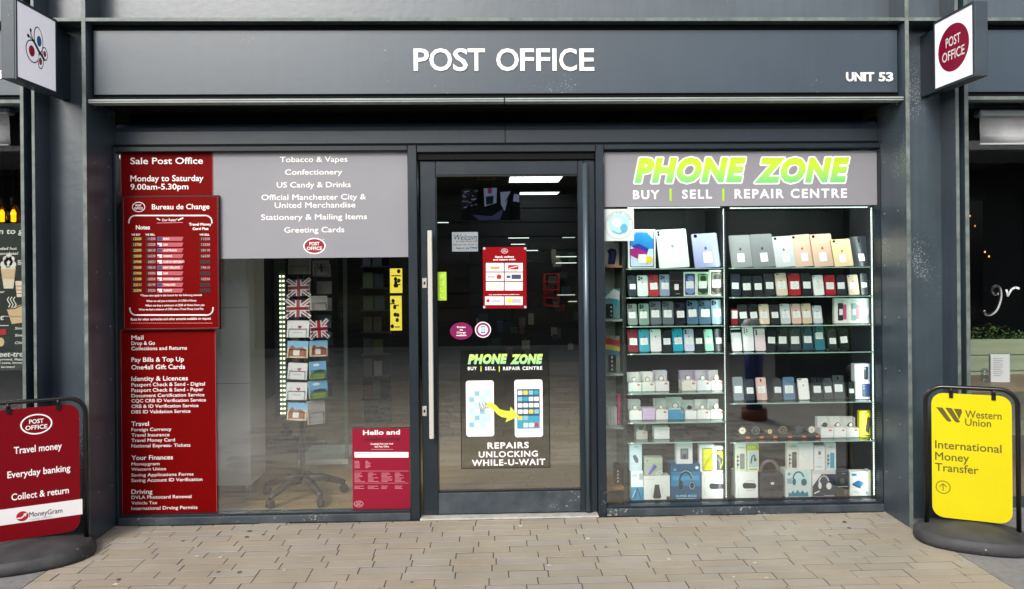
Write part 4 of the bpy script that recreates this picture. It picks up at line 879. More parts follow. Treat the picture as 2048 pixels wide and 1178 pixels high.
LABEL_W = mat('#e9eeea', .6); LABEL_G = mat('#a7aeb0', .6); LENS = mat('#050607', .1); LOGO = {}
def lum(c): r, g, b = lin(c); return .2 * r + .7 * g + .1 * b
def shade(c, k):
    c = c.lstrip('#'); return '#%02x%02x%02x' % tuple(max(0, min(255, int(int(c[i:i + 2], 16) * k))) for i in (0, 2, 4))
Q = Plane((0, 0, 0))
def handset(label, x0, y0, x1, y1, col, cam='one', sticker=.55, lean=9, tilt=None, kind='phone', zbase=None, group=None, dy=0.):
    """a phone or tablet shown from the back, leaning on its stand"""
    if tilt is None: tilt = random.uniform(-1.6, .9); lean += random.uniform(-3, 4)
    P = PY(YI + dy); xm = (x0 + x1) / 2; u0, u1 = P.uv(x0, (y0 + y1) / 2)[0], P.uv(x1, (y0 + y1) / 2)[0]
    w_ = u1 - u0; zb = zbase if zbase is not None else P.uv(xm, y1)[1]; h = P.uv(xm, y0)[1] - P.uv(xm, y1)[1]
    t = thing(kind, label, kind, ((u0 + u1) / 2, YI + dy, zb), group, (R(-lean), R(tilt), 0), raw=True)
    if tilt: w_ -= abs(math.sin(R(tilt))) * h * .85
    th = .008 if kind == 'phone' else .0065; rad = .010 if kind == 'phone' else .009
    bm = B(); pts = rr(-w_ / 2, w_ / 2, .0015, h, rad, 4); prism(bm, pts, Q, -th, 0)
    inn = rr(-w_ / 2 + .0018, w_ / 2 - .0018, .0033, h - .0018, rad * .85, 4); flat(bm, inn, Q, .0006, 1)
    body = obj('body', bm, [mat(shade(col, .72), .3, .3), mat(col, .28)], t)
    L = -w_ / 2; T = h
    if cam in ('tri', 'dual', 'quad', 'strip', 'one', 'plus', 'oval'):
        bm = B()
        if cam in ('tri', 'dual'):
            s_ = w_ * (.47 if kind == 'phone' else .2); prism(bm, rr(L + .004, L + .004 + s_, T - .004 - s_, T - .004, .006, 3), Q, .0005, .0018, 0)
            for a, b in (((.28, .74), (.28, .28), (.74, .5)) if cam == 'tri' else ((.3, .72), (.3, .28))):
                prism(bm, ell(L + .004 + s_ * a, T - .004 - s_ * (1 - b), s_ * .19, s_ * .19, 12), Q, .0016, .003, 1)
        elif cam == 'quad':
            for a, b in ((.2, .06), (.2, .14), (.2, .22), (.42, .10), (.42, .18)): prism(bm, ell(L + w_ * a, T - h * b, w_ * .075, w_ * .075, 10), Q, .0005, .002, 1)
        elif cam == 'strip':
            for b in (.08, .16, .24): prism(bm, ell(L + w_ * .2, T - h * b, w_ * .085, w_ * .085, 10), Q, .0005, .002, 1)
        elif cam == 'plus': prism(bm, rr(L + w_ * .1, L + w_ * .38, T - h * .075, T - h * .035, .004, 3), Q, .0005, .0016, 1)
        elif cam == 'oval': prism(bm, rr(L + w_ * .44, L + w_ * .56, T - h * .2, T - h * .06, .004, 3), Q, .0005, .0016, 1)
        else: prism(bm, ell(L + w_ * .16, T - h * .07, w_ * .07, w_ * .07, 10), Q, .0005, .0016, 1)
        obj('camera', bm, [mat(shade(col, .85 if lum(col) > .03 else 1.3), .25), LENS], t)
    if cam == 'visor': bm = B(); prism(bm, rr(L + .0005, -L - .0005, T - h * .20, T - h * .07, .002, 2), Q, .0007, .002); obj('camera', bm, mat('#111315', .2), t)
    if cam in ('one', 'tri', 'dual', 'plus') or kind == 'tablet':
        bm = B(); r_ = w_ * (.075 if kind == 'phone' else .06); flat(bm, ell(0, h * (.66 if kind == 'phone' else .56), r_ * .9, r_, 12), Q, .0011, 0); flat(bm, ell(r_ * .25, h * (.66 if kind == 'phone' else .56) + r_ * 1.25, r_ * .22, r_ * .4, 8), Q, .0011, 0)
        obj('emblem', bm, mat(shade(col, .78) if lum(col) > .08 else shade(col, 2.2) if lum(col) > .004 else '#4a4f52', .2, .5), t)
    if sticker:
        bm = B(); sw = w_ * (.70 if kind == 'phone' else .32); sh_ = sw * (.92 if kind == 'phone' else 1.25); cx = w_ * random.uniform(-.04, .06); cv = h * (sticker - .08 if kind == 'phone' else .30) ; a = R(random.uniform(-3, 3))
        def rot(pts): return [(cx + x * math.cos(a) - y_ * math.sin(a), cv + x * math.sin(a) + y_ * math.cos(a)) for x, y_ in pts]
        flat(bm, rot(rr(-sw / 2, sw / 2, -sh_ / 2, sh_ / 2, .002, 2)), Q, .0016, 0)
        flat(bm, rot(ell(0, sh_ * .36, sw * .06, sw * .06, 8)), Q, .0019, 1)
        for k in range(4): ww = sw * random.uniform(.25, .4); flat(bm, rot(rr(-ww, ww, sh_ * (.16 - k * .16), sh_ * (.19 - k * .16), 0)), Q, .0019, 1)
        obj('price_label', bm, [LABEL_W, LABEL_G], t)
    bm = B(); box(bm, -w_ * .3, w_ * .3, .0085, .0085 + max(.03, h * .3), .0, .006)
    bmesh.ops.rotate(bm, verts=bm.verts, matrix=Matrix.Rotation(R(lean), 3, 'X')); obj('stand', bm, mat('#aebdb6', .2), t)
    return t
ORD = ('first', 'second', 'third', 'fourth', 'fifth', 'sixth', 'seventh', 'eighth', 'ninth', 'tenth', 'eleventh', 'twelfth')
CN = {'#1b2733': 'midnight blue', '#d9e2de': 'white', '#a90f1c': 'red', '#8d9db2': 'pale blue', '#808c84': 'sage grey', '#7f9a8c': 'sage green', '#5f6b6e': 'graphite', '#1d1a26': 'dark purple', '#4f6f86': 'steel blue', '#86a3b4': 'light blue', '#7e1f2b': 'dark red', '#3fa6bd': 'turquoise', '#eef0ee': 'white', '#12181b': 'black', '#17a9c6': 'cyan', '#cfd3e6': 'lilac', '#9fd8bf': 'mint', '#d9c2a4': 'gold', '#e0cdb4': 'gold', '#c9d0cf': 'silver', '#dab9ad': 'rose gold', '#1f4a5c': 'deep teal', '#2f6f7c': 'teal', '#c98fa6': 'pink', '#5d7f9f': 'denim blue', '#3a4146': 'dark grey', '#c4cdd6': 'silver', '#e7d7d6': 'pale pink', '#7e8890': 'grey', '#22282c': 'black', '#c7ab95': 'rose gold', '#d8c79b': 'gold', '#8b8f8f': 'space grey', '#777b7c': 'space grey', '#b9bfbf': 'silver', '#c3d2c8': 'pale silver', '#8990b4': 'lavender'}
def row(cab, shelf, base, items):
    n = len(items)
    for i, it in enumerate(items):
        a, b, y0, col, cam = it[:5]; kw = it[5] if len(it) > 5 else {}
        lab = '%s %s with price label, %s from left on %s shelf of %s cabinet' % (CN[col], kw.get('kind', 'phone'), ORD[i], shelf, cab)
        z = PI.uv((1352 if cab == 'left' else 1605), base)[1]
        handset(lab, a, y0, b, base, col, cam, zbase=z, group='%ss in the %s cabinet' % (kw.get('kind', 'phone'), cab), **{**dict(), **kw})
TB = dict(kind='tablet', lean=12)
row('left', 'top', 536, [(1317, 1381, 456, '#c3d2c8', 'dual', {**TB, 'tilt': -2.5}), (1388, 1443, 465, '#8990b4', 'one', {**TB, 'tilt': -3})])
row('left', 'second', 592.5, [(1257, 1274, 549, '#1b2733', 'tri'), (1275, 1297, 549, '#d9e2de', 'tri'), (1297.5, 1318.5, 548, '#a90f1c', 'dual'), (1319, 1340, 548, '#8d9db2', 'tri')])
row('left', 'third', 649.5, [(1256, 1276, 606, '#808c84', 'tri'), (1278, 1299, 606, '#7f9a8c', 'tri'), (1301, 1324, 602, '#5f6b6e', 'tri'), (1325, 1348.5, 602, '#5f6b6e', 'tri'), (1350, 1371.5, 605, '#1d1a26', 'tri'), (1374, 1397, 601, '#4f6f86', 'tri'), (1398, 1422.5, 601, '#4f6f86', 'tri'), (1423.5, 1447, 600, '#86a3b4', 'tri')])
row('left', 'fourth', 703.5, [(1256, 1277.5, 658, '#7e1f2b', 'one'), (1278.5, 1300, 658, '#3fa6bd', 'one'), (1301, 1323.5, 658, '#eef0ee', 'one', {'sticker': 0}), (1325, 1345, 659, '#12181b', 'one'), (1346, 1368, 657, '#17a9c6', 'one'), (1369, 1389.5, 658, '#cfd3e6', 'dual'), (1390.5, 1409, 659, '#12181b', 'one'), (1410, 1428.5, 659, '#9fd8bf', 'one'), (1430, 1448, 659, '#22282c', 'one')])
row('right', 'top', 534, [(1462, 1507, 467, '#8b8f8f', 'no', {**TB, 'tilt': -2}), (1505, 1552, 465, '#777b7c', 'no', {**TB, 'tilt': -2}), (1550, 1594, 470, '#b9bfbf', 'one', {**TB, 'tilt': -3}), (1588, 1632, 467, '#c7ab95', 'one', {**TB, 'tilt': -4}), (1627, 1673, 466, '#c7ab95', 'one', {**TB, 'tilt': -3, 'dy': -.012}), (1668, 1709, 477, '#d8c79b', 'one', {**TB, 'tilt': -3, 'dy': -.024}), (1706, 1744, 472, '#22282c', 'oval', {**TB, 'tilt': -3})])
row('right', 'second', 591.5, [(1462, 1482, 546, '#1b2733', 'one'), (1484, 1506, 550, '#12181b', 'one'), (1507, 1528, 550, '#12181b', 'one'), (1529, 1551, 546, '#22282c', 'one'), (1552.5, 1577, 545, '#e0cdb4', 'plus', {'tilt': -2}), (1578, 1603, 546, '#a90f1c', 'one', {'tilt': -1}), (1604, 1626, 546, '#12181b', 'one'), (1627.5, 1650, 550, '#eef0ee', 'one', {'tilt': -2}), (1651, 1673, 550, '#a90f1c', 'one', {'tilt': -1}), (1674, 1694, 550, '#22282c', 'one'), (1697.5, 1720, 550, '#e0cdb4', 'one', {'tilt': -2}), (1722, 1737, 548, '#3a4146', 'one')])
row('right', 'third', 648, [(1477, 1497.5, 607, '#12181b', 'one'), (1498.5, 1518.5, 607, '#12181b', 'one'), (1519.5, 1540, 607, '#e0cdb4', 'one'), (1541, 1560, 608, '#12181b', 'one'), (1561.5, 1582.5, 607, '#c9d0cf', 'one'), (1583.5, 1604, 607, '#dab9ad', 'one'), (1604.8, 1625.5, 607, '#d9c2a4', 'one'), (1627, 1646.5, 611, '#c4cdd6', 'one')])
row('right', 'fourth', 701.5, [(1464, 1485.5, 654, '#eef0ee', 'visor', {'sticker': 0}), (1486.5, 1509.5, 653, '#eef0ee', 'quad', {'sticker': 0}), (1510.5, 1532.5, 656, '#e7d7d6', 'strip', {'sticker': 0}), (1534, 1554.5, 655, '#12181b', 'one'), (1556, 1578, 655, '#22282c', 'strip'), (1580, 1603, 656, '#3a4146', 'one'), (1606, 1628, 654, '#1f4a5c', 'strip'), (1630, 1651.5, 652, '#2f6f7c', 'strip', {'sticker': .68}), (1657, 1675.5, 657, '#22282c', 'one', {'sticker': .5}), (1679, 1699, 657, '#12181b', 'one')])
row('right', 'fifth', 800, [(1467, 1488.5, 752, '#7e8890', 'no'), (1491, 1510.5, 757, '#3a4146', 'one'), (1514, 1535.5, 754, '#dab9ad', 'oval'), (1547, 1565.5, 756, '#22282c', 'no'), (1567, 1591.5, 754, '#5d7f9f', 'no'), (1597.5, 1620.5, 757, '#eef0ee', 'plus', {'sticker': 0}), (1625, 1646.5, 756, '#22282c', 'oval'), (1648, 1667.5, 757, '#3a4146', 'one'), (1668.5, 1692, 752, '#3a4146', 'oval'), (1697, 1710.5, 765, '#22282c', 'no')])

# ---- boxed goods
def goods(name, label, px, col, prints=(), depth=.06, cat='box', dy=0., zbase=None, rough=.4, group=None):
    P = PY(YI + dy); u0, u1, v0, v1 = P.box(*px)
    if zbase is not None: v0 = zbase
    t = thing(name, label, cat, ((u0 + u1) / 2, YI + dy, v0), group)
    bm = B(); box(bm, u0, u1, YI + dy, YI + dy + depth, v0 + .0008, v1, bev=.001); obj('carton', bm, mat(col, rough), t)
    if prints:
        bm = B(); mats = []; W_, H_ = u1 - u0, v1 - v0
        for k, p in enumerate(prints):
            kind, c = p[0], p[1]; mm = mat(c, .35)
            if mm not in mats: mats.append(mm)
            mi = mats.index(mm); w_ = .0006 + k * .0003
            X = lambda a: u0 + a * W_
            Y = lambda a: v1 - a * H_
            if kind == 'r': flat(bm, rr(X(p[2]), X(p[4]), Y(p[5]), Y(p[3]), (p[6] if len(p) > 6 else 0) * W_, 3), P, w_, mi)
            elif kind == 'e': flat(bm, ell((X(p[2]) + X(p[4])) / 2, (Y(p[3]) + Y(p[5])) / 2, (X(p[4]) - X(p[2])) / 2, (Y(p[3]) - Y(p[5])) / 2, 18), P, w_, mi)
            elif kind == 'o': ring(bm, (X(p[2]) + X(p[4])) / 2, (Y(p[3]) + Y(p[5])) / 2, (X(p[4]) - X(p[2])) / 2, (Y(p[3]) - Y(p[5])) / 2, p[6] * W_, P, w_, mi, 20)
            elif kind == 'p': flat(bm, [(X(a), Y(b)) for a, b in p[2]], P, w_, mi)
            elif kind == 's': stroke(bm, [(X(a), Y(b)) for a, b in p[2]], p[3] * W_, P, w_, mi)
            elif kind == 't': text(bm, P, w_, p[2], X(p[3]), X(p[4]), Y(p[6]), (p[6] - p[5]) * H_, mi, .02)
        obj('front_print', bm, mats, t)
    return t
zsh = {('L', i): PI.uv(1352, py)[1] for i, py in enumerate(SL)}; zsh.update({('R', i): PI.uv(1605, py)[1] for i, py in enumerate(SR)})
ZB = .0305
LBL = ('r', '#e8ece8', .3, .5, .62, .74, .03)
goods('tablet_box', 'white tablet box with colourful swirled screen on the top shelf', (1256, 459, 1311, 536), '#e3e7e2', [('r', '#20304a', .06, .05, .95, .97, .06), ('r', '#b9cfe0', .09, .07, .92, .95, .05), ('p', '#1f78b4', [(.09, .42), (.09, .2), (.3, .08), (.7, .08), (.92, .25), (.92, .5), (.6, .5), (.35, .4)]), ('p', '#2b2f8c', [(.12, .42), (.4, .36), (.75, .5), (.7, .6), (.4, .58)]), ('p', '#9c1f6e', [(.09, .5), (.3, .47), (.72, .6), (.6, .72), (.3, .74), (.09, .66)]), ('p', '#e3c41c', [(.3, .76), (.6, .68), (.85, .7), (.92, .8), (.7, .88), (.4, .84)]), ('r', '#dfe3e2', .37, .64, .66, .86, .02)], .03, zbase=zsh['L', 0])
goods('phone_box', 'black phone box with printed label on the second shelf of left cabinet', (1341, 544, 1367, 592), '#171417', [('s', '#6a5a52', [(0, .36), (1, .36)], .03), ('s', '#6a5a52', [(0, .64), (1, .64)], .03), LBL, ('s', '#a0a0a0', [(.4, .9), (.7, .9)], .05)], .03, zbase=zsh['L', 1])
for i, (a, b, y0, c1, c2) in enumerate(((1367.5, 1392, 544, '#3d4e86', '#7e93c4'), (1393, 1418, 544, '#6fb45a', '#2c3a30'), (1419, 1447, 540, '#8d8578', '#3a342c'))):
    goods('phone_box', ('white phone box with blue swirl screen', 'white phone box with green and dark screen', 'white phone box with beige metallic screen')[i] + ' on the second shelf', (a, y0, b, 592), '#e9ebe4', [('r', '#2a2e34', .1, .07, .92, .95, .1), ('r', c1, .14, .09, .88, .93, .09), ('p', c2, [(.14, .6), (.4, .72), (.88, .55), (.88, .85), (.5, .93), (.14, .8)]), ('e', c2, .3, .15, .8, .4), ('r', '#20242a', .38, .08, .64, .12, .02), ('r', '#e4e8e8', .18, .38, .8, .68, .03)], .028, zbase=zsh['L', 1])
# watches in open boxes
def watch_box(label, px, zb, col='#e8ebe6', lid='#e8ebe6', watch='#b9a98a', tagged=True, closed=False):
    P = PI; u0, u1, v0, v1 = P.box(*px); v0 = zb; H = v1 - v0; W_ = u1 - u0
    t = thing('watch_box', label, 'watch box', ((u0 + u1) / 2, YI, v0), 'watch boxes in the cabinets')
    if closed:
        bm = B(); box(bm, u0, u1, YI, YI + .07, v0 + .0008, v1 - .004, bev=.001); obj('carton', bm, mat(col, .5), t); bm = B(); box(bm, u0 + .001, u1 - .001, YI + .001, YI + .069, v1 - .0038, v1); obj('lid', bm, mat(lid, .5), t); return
    hb = H * .50; M_ = mat(col, .5)
    bm = B(); e = .003
    box(bm, u0, u1, YI, YI + e, v0 + .0008, v0 + hb); box(bm, u0, u0 + e, YI + e, YI + .085, v0 + .0008, v0 + hb); box(bm, u1 - e, u1, YI + e, YI + .085, v0 + .0008, v0 + hb); box(bm, u0 + e, u1 - e, YI + e, YI + .085, v0 + .0008, v0 + .004)
    obj('carton', bm, M_, t)
    bm = B(); box(bm, u0, u1, YI + .0855, YI + .0885, v0 + .0008, v1); box(bm, u0, u0 + e, YI + .05, YI + .0853, v0 + hb + .0005, v1 - .002); box(bm, u1 - e, u1, YI + .05, YI + .0853, v0 + hb + .0005, v1 - .002); obj('lid', bm, mat(lid, .5), t)
    c = Vector(((u0 + u1) / 2, YI + .05, v0 + hb + .004))
    bm = B(); box(bm, u0 + .012, u1 - .012, YI + .022, YI + .078, v0 + .0045, v0 + hb + .002, bev=.004); obj('cushion', bm, mat('#cfd2ca', .8), t)
    bm = B(); PZ = Plane((0, c.y - .022, 0)); r_ = W_ * .2; prism(bm, ell(c.x, c.z + r_ * .75, r_, r_, 18), PZ, -.006, 0, 0); flat(bm, ell(c.x, c.z + r_ * .75, r_ * .76, r_ * .76, 16), PZ, .0006, 1)
    box(bm, c.x - r_ * .5, c.x + r_ * .5, c.y - .02, c.y + .02, c.z - .002, c.z + .004, 2); obj('watch', bm, [mat(watch, .25, .8), mat('#e6e4da' if watch != '#2a2a2c' else '#15171a', .3), mat(shade(watch, .6), .5, .2)], t)
    if tagged: bm = B(); flat(bm, rr(u1 - .028, u1 - .010, v0 + hb - .018, v0 + hb - .007, .001, 2), P, .0006); obj('price_tag', bm, mat('#d8603c', .6), t)
for i, (a, b, y0, c, l) in enumerate(((1257, 1283, 748, '#d9e2dc', '#e8ebe6'), (1284.5, 1309.5, 747, '#dfe6dd', '#e8ebe6'), (1311, 1338, 744, '#e4e6e4', '#d9d3da'), (1364, 1393, 744, '#e2e0d6', '#b9a9c0'), (1394.5, 1421.5, 744, '#dfe2e6', '#c2b6c8'), (1423, 1449, 744, '#e8e8e6', '#d2cccf'))):
    watch_box('open watch box, %s from left on the fifth shelf of left cabinet' % ORD[i], (a, y0, b, 782), zsh['L', 4], c, l, ('#c9c4b0', '#c6a86a', '#bdbdb8', '#a9b9a6', '#c3c4c6', '#b39a6a')[i])
for i, (a, b, y0, c, cl, wt) in enumerate(((1259, 1284, 803, '#dadbd5', 0, '#9c9a92'), (1285.5, 1310.5, 817, '#c9b3d0', 1, 0), (1312, 1336, 801, '#e8e8e6', 0, '#c9a87a'), (1337, 1369, 799, '#178fb4', 0, '#c0c4c2'), (1370.5, 1393, 805, '#e8e8e6', 0, '#2a2a2c'), (1394.5, 1420, 804, '#e6e6e3', 0, '#c7b488'), (1421.5, 1449, 803, '#e8e8e6', 0, '#a99a78'))):
    watch_box(('closed lilac' if cl else 'blue fronted open' if i == 3 else 'open white') + ' watch box, %s from left on the sixth shelf' % ORD[i], (a, y0, b, 839), zsh['L', 5], c, '#e8e8e6' if not cl else '#d2bfd8', wt or '#999999', i not in (0, 4), bool(cl))
watch_box('small clear fronted watch box alone on the seventh shelf', (1273, 846, 1295, 878), zsh['L', 6], '#a9aca8', '#8e938f', '#2a2a2c')
watch_box('closed plain white box on the seventh shelf', (1309, 855, 1339, 878), zsh['L', 6], '#e3e6e4', '#eceeec', closed=True)
# bottom of left cabinet
zq = lambda px, py: PI.uv(px, py)[1]
MOUSE = [('p', '#2c3034', [(.42, .36), (.58, .36), (.66, .9), (.6, .95), (.4, .95), (.34, .9)]), ('s', '#8a8e90', [(.3, .5), (.29, .7), (.33, .85)], .008), ('s', '#8a8e90', [(.7, .5), (.71, .7), (.67, .85)], .008), ('s', '#9a9ea0', [(.06, .12), (.4, .12)], .012), ('r', '#3a4246', .86, .86, .99, .99)]
PILL = [('p', '#25292c', [(.32, .47), (.4, .42), (.88, .45), (.93, .54), (.88, .64), (.4, .64), (.32, .58)]), ('s', '#5a6a72', [(.45, .36), (.7, .34), (.85, .37)], .012), ('s', '#5a6a72', [(.45, .7), (.7, .72), (.85, .69)], .012), ('s', '#9a9ea0', [(.12, .2), (.12, .4)], .012), ('s', '#9a9ea0', [(.12, .62), (.12, .88)], .012)]
z1 = zq(1275, 942)
goods('accessory_box', 'white over blue boxed cable at the bottom left of left cabinet', (1262, 942, 1287, 1000), '#dfe6ea', [('r', '#3d86ae', 0, .55, 1, 1), ('s', '#23303a', [(.3, .95), (.5, .6), (.8, .95)], .06), ('r', '#c3ccd2', .1, .1, .5, .2), ('r', '#aab2b8', .65, .08, .95, .3), ('s', '#dce8ee', [(.1, .9), (.35, .65)], .05)], .06, zbase=ZB)
goods('accessory_box', 'tall pale blue box with grey plug standing on the white over blue box', (1259, 889, 1284, 942), '#bcd0d8', [('p', '#4a545a', [(.28, .42), (.5, .38), (.72, .58), (.7, .68), (.5, .7), (.3, .52)]), ('s', '#5a6a72', [(.4, .09), (.66, .09)], .06), ('s', '#d8e6ec', [(.1, .8), (.8, .8)], .03)], .05, zbase=z1)
z2 = zq(1314, 952)
goods('accessory_box', 'white box with dark mouse picture at the bottom of left cabinet', (1288, 952, 1340, 1000), '#e2e6e2', MOUSE, .08, zbase=ZB)
goods('accessory_box', 'silver green power bank box with blue stripe on the mouse box', (1289, 915, 1325, 952), '#a9b5a2', [('p', '#2f63b4', [(.42, .5), (.56, .36), (.7, .5), (.3, .92), (.2, .88)]), ('p', '#8a6fc0', [(.5, .36), (.6, .4), (.3, .86), (.24, .8)]), ('s', '#e8f0e8', [(.62, .98), (.66, .84), (.8, .75), (.98, .72)], .03), ('s', '#e8f0e8', [(.76, .98), (.82, .88), (.98, .84)], .03), ('e', '#6f7a6e', .1, .1, .22, .22)], .05, zbase=z2)
HEAD = lambda c, cy_, s_=1.: [('s', c, [(.5 + .21 * math.cos(q), cy_ - .27 * math.sin(q)) for q in np.linspace(.35, 3.0, 12)], .055), ('e', c, .60, cy_ - .02, .82, cy_ + .24), ('e', c, .26, cy_ - .04, .40, cy_ + .22)]
z3 = zq(1370, 928)
goods('headset_box', 'large blue SUPER BASS headphone box at the bottom of left cabinet', (1342, 928, 1401, 1000), '#14567c', [('r', '#1f7fae', .0, .22, 1, .62), ('r', '#3d9ac2', .05, .34, .95, .46), *HEAD('#0f1c26', .5), ('o', '#9fd0e6', .62, .5, .8, .72, .02), ('s', '#bfe0ee', [(.5 + .24 * math.cos(q), .5 - .31 * math.sin(q)) for q in np.linspace(.4, 2.2, 10)], .015), ('t', '#9fd8f0', 'SUPER BASS', .16, .86, .87, .93), ('s', '#d9ecf4', [(.2, .97), (.82, .97)], .012), ('e', '#d9ecf4', .82, .06, .94, .15), ('t', '#bfe0ee', 'X1', .08, .18, .12, .18)], .1, zbase=ZB)
goods('speaker_box', 'white box with small grey speaker standing on the blue headphone box', (1353, 881, 1385, 928), '#dfe3e3', [('r', '#56636a', .24, .34, .74, .8, .06), ('r', '#7e8c92', .32, .40, .66, .56, .04), ('e', '#20282c', .38, .58, .6, .76), ('s', '#a0a8aa', [(.4, .08), (.6, .08)], .03)], .05, zbase=z3)
z4 = zq(1426, 944)
goods('accessory_box', 'white box with lying dark speaker picture at bottom right of left cabinet', (1404, 944, 1451, 1000), '#e6e8e4', PILL + [('p', '#8f9498', [(.8, 0), (1, 0), (1, .3), (.95, .12)])], .09, zbase=ZB)
goods('phone_box', 'white phone box with full yellow screen in the left cabinet', (1399, 890, 1428.5, 944), '#e9ebe4', [('r', '#3a3a30', .2, .12, .88, .96, .08), ('r', '#dfe223', .24, .14, .84, .94, .07), ('p', '#b9c41a', [(.24, .8), (.5, .5), (.84, .3), (.84, .5), (.5, .7), (.3, .94)])], .04, zbase=z4)
goods('phone_box', 'white phone box with yellow and black screen in the left cabinet', (1430, 893, 1452, 944), '#e4e6df', [('r', '#2a2d2a', .14, .12, .9, .94, .08), ('p', '#dfe223', [(.2, .22), (.6, .16), (.86, .35), (.84, .55), (.6, .8), (.5, .85), (.7, .5), (.4, .32), (.2, .3)]), ('s', '#8f9a9a', [(.22, .46), (.45, .6), (.5, .88)], .06)], .04, zbase=z4)
# right cabinet boxes
goods('small_device', 'small red device with white label at the left end of third shelf', (1463, 618, 1475.5, 648), '#8d1220', [('r', '#e6e9e6', .05, .1, .95, .6, .05)], .012, 'device', zbase=zsh['R', 2])
for i, (a, b, c, c2) in enumerate(((1669, 1695, '#22282e', '#c05078'), (1695.6, 1721, '#8fbfba', '#d09aa8'), (1721.6, 1747, '#cfd9dc', '#1f8fb0'))):
    goods('phone_box', 'white phone box showing %s, one of three side by side' % ('a black phone', 'a pale teal phone', 'a white phone with blue corner')[i], (a, 597, b, 648), '#e9e9e4', [('r', c, .26, .18, .66, .88, .06), ('p', c2, [(.66, .24), (.92, .24), (.92, .84), (.66, .84)] if i < 2 else [(.6, .6), (.86, .5), (.86, .86), (.66, .86)]), ('e', '#101214', .30, .22, .38, .27), ('e', '#101214', .30, .29, .38, .34), ('e', '#101214', .30, .36, .38, .41), ('s', '#aab0b2', [(.3, .1), (.78, .1)], .04), ('r', '#eef0ee', .36, .42, .62, .66, .02)], .03, zbase=zsh['R', 2])
zc = PI.uv(1730, 763)[1]
goods('phone_box', 'white phone box with navy phone picture, lower of the two at fifth shelf end', (1711, 763, 1749, 800), '#e3e9ee', [('r', '#274a86', .34, .12, .76, .88, .08), ('r', '#1a2a4a', .34, .14, .56, .86, .06), ('e', '#8fa0b4', .4, .2, .47, .28), ('e', '#8fa0b4', .4, .34, .47, .42)], .05, zbase=zsh['R', 4])
goods('phone_box', 'white phone box with dark phone picture, upper of the two at fifth shelf end', (1709, 728, 1748, 763), '#dde6f0', [('r', '#9ab8dd', .72, 0, 1, 1), ('r', '#1f262c', .46, .14, .70, .90, .08), ('e', '#7f9a9a', .5, .2, .58, .34), ('s', '#8a929a', [(.16, .92), (.34, .92)], .04)], .045, zbase=zc)
# watch tray
P = PI; u0, u1 = P.uv(1474, 870)[0], P.uv(1640, 870)[0]; zb = zsh['R', 5]
t = thing('watch_tray', 'long black tray under the row of wristwatches on the sixth shelf', 'tray', ((u0 + u1) / 2, YI, zb))
bm = B(); box(bm, u0, u1, YI - .01, YI + .08, zb + .0006, zb + .022, bev=.003); obj('tray_body', bm, mat('#0d1012', .5), t)
for i, px in enumerate((1496, 1524, 1551, 1581, 1609, 1636)):
    q = PY(YI - .0106).uv(px, 869); bm = B(); flat(bm, rr(q[0] - .014, q[0] + .011, zb + .006, zb + .019, .001, 2), PY(YI - .0106), 0); obj('price_tag', bm, mat('#d8663c', .6), t)
for i, (px, c, dial) in enumerate(((1486, '#c9c2ac', '#e8e3d6'), (1513, '#a9b4b8', '#1c2226'), (1541, '#b8a052', '#d9c98a'), (1568, '#d0c49a', '#3a3428'), (1598, '#6a7478', '#3a4448'), (1625, '#c2b6a0', '#e2dccf'))):
    u = P.uv(px, 854)[0]; zt0 = zb + .0225; t = thing('wristwatch', '%s wristwatch from left on the black tray, %s' % (ORD[i], ('cream dial', 'steel with black dial', 'small gold', 'gold bezel', 'dim grey', 'pale rose')[i]), 'watch', (u, YI + .03, zt0), 'watches on the black tray')
    bm = B(); r_ = .026 if i != 2 else .018; c = Vector((u, YI + .012, zt0 + r_ + .002)); PZ = Plane((0, c.y, 0)); prism(bm, ell(u, c.z, r_, r_, 20), PZ, -.008, 0); obj('case', bm, mat(('#c9c2ac', '#a9b4b8', '#b8a052', '#d0c49a', '#6a7478', '#c2b6a0')[i], .22, .85), t)
    bm = B(); flat(bm, ell(u, c.z, r_ * .78, r_ * .78, 18), PZ, .0008, 0); stroke(bm, [(u, c.z), (u + r_ * .3, c.z + r_ * .4)], .002, PZ, .0014, 1); stroke(bm, [(u, c.z), (u - r_ * .2, c.z + r_ * .25)], .002, PZ, .0014, 1); ring(bm, u, c.z, r_ * .3, r_ * .3, .0015, PZ, .0012, 1, 14); obj('dial', bm, [mat(dial, .3), mat('#77726a', .4)], t)
    bm = B(); tube(bm, [(u, c.y + .004 + .035 * (1 - math.cos(q)) , c.z + r_ * .6 * math.cos(q) - .004) for q in np.linspace(.3, 2.6, 8)], .008, 8); obj('strap', bm, mat(('#6a5a46', '#20262a', '#a88e44', '#b09a5e', '#30383c', '#8a7460')[i], .5), t)
for i, (a, b, wt) in enumerate(((1642, 1666.5, '#2a2a2c'), (1668, 1692.5, '#a8705a'), (1694, 1718, '#8a7a6a'))):
    watch_box('open white watch box, %s of three beside the yellow packet' % ORD[i], (a, 838, b, 876.5), zb, '#e8e8e6', '#e2e2e0', wt)
t = goods('phone_case_packet', 'bright yellow packet with a black phone case picture on the sixth shelf', (1719, 822, 1752, 876.5), '#e6dc0a', [('p', '#2a2e20', [(.5, .2), (.72, .3), (.56, .86), (.34, .76)]), ('p', '#4a4f30', [(.52, .26), (.64, .32), (.5, .78), (.4, .72)]), ('s', '#2a2e20', [(.2, .94), (.85, .94)], .07), ('s', '#6a6a10', [(.3, .12), (.55, .03), (.8, .14)], .06)], .03, 'packet', zbase=zb)
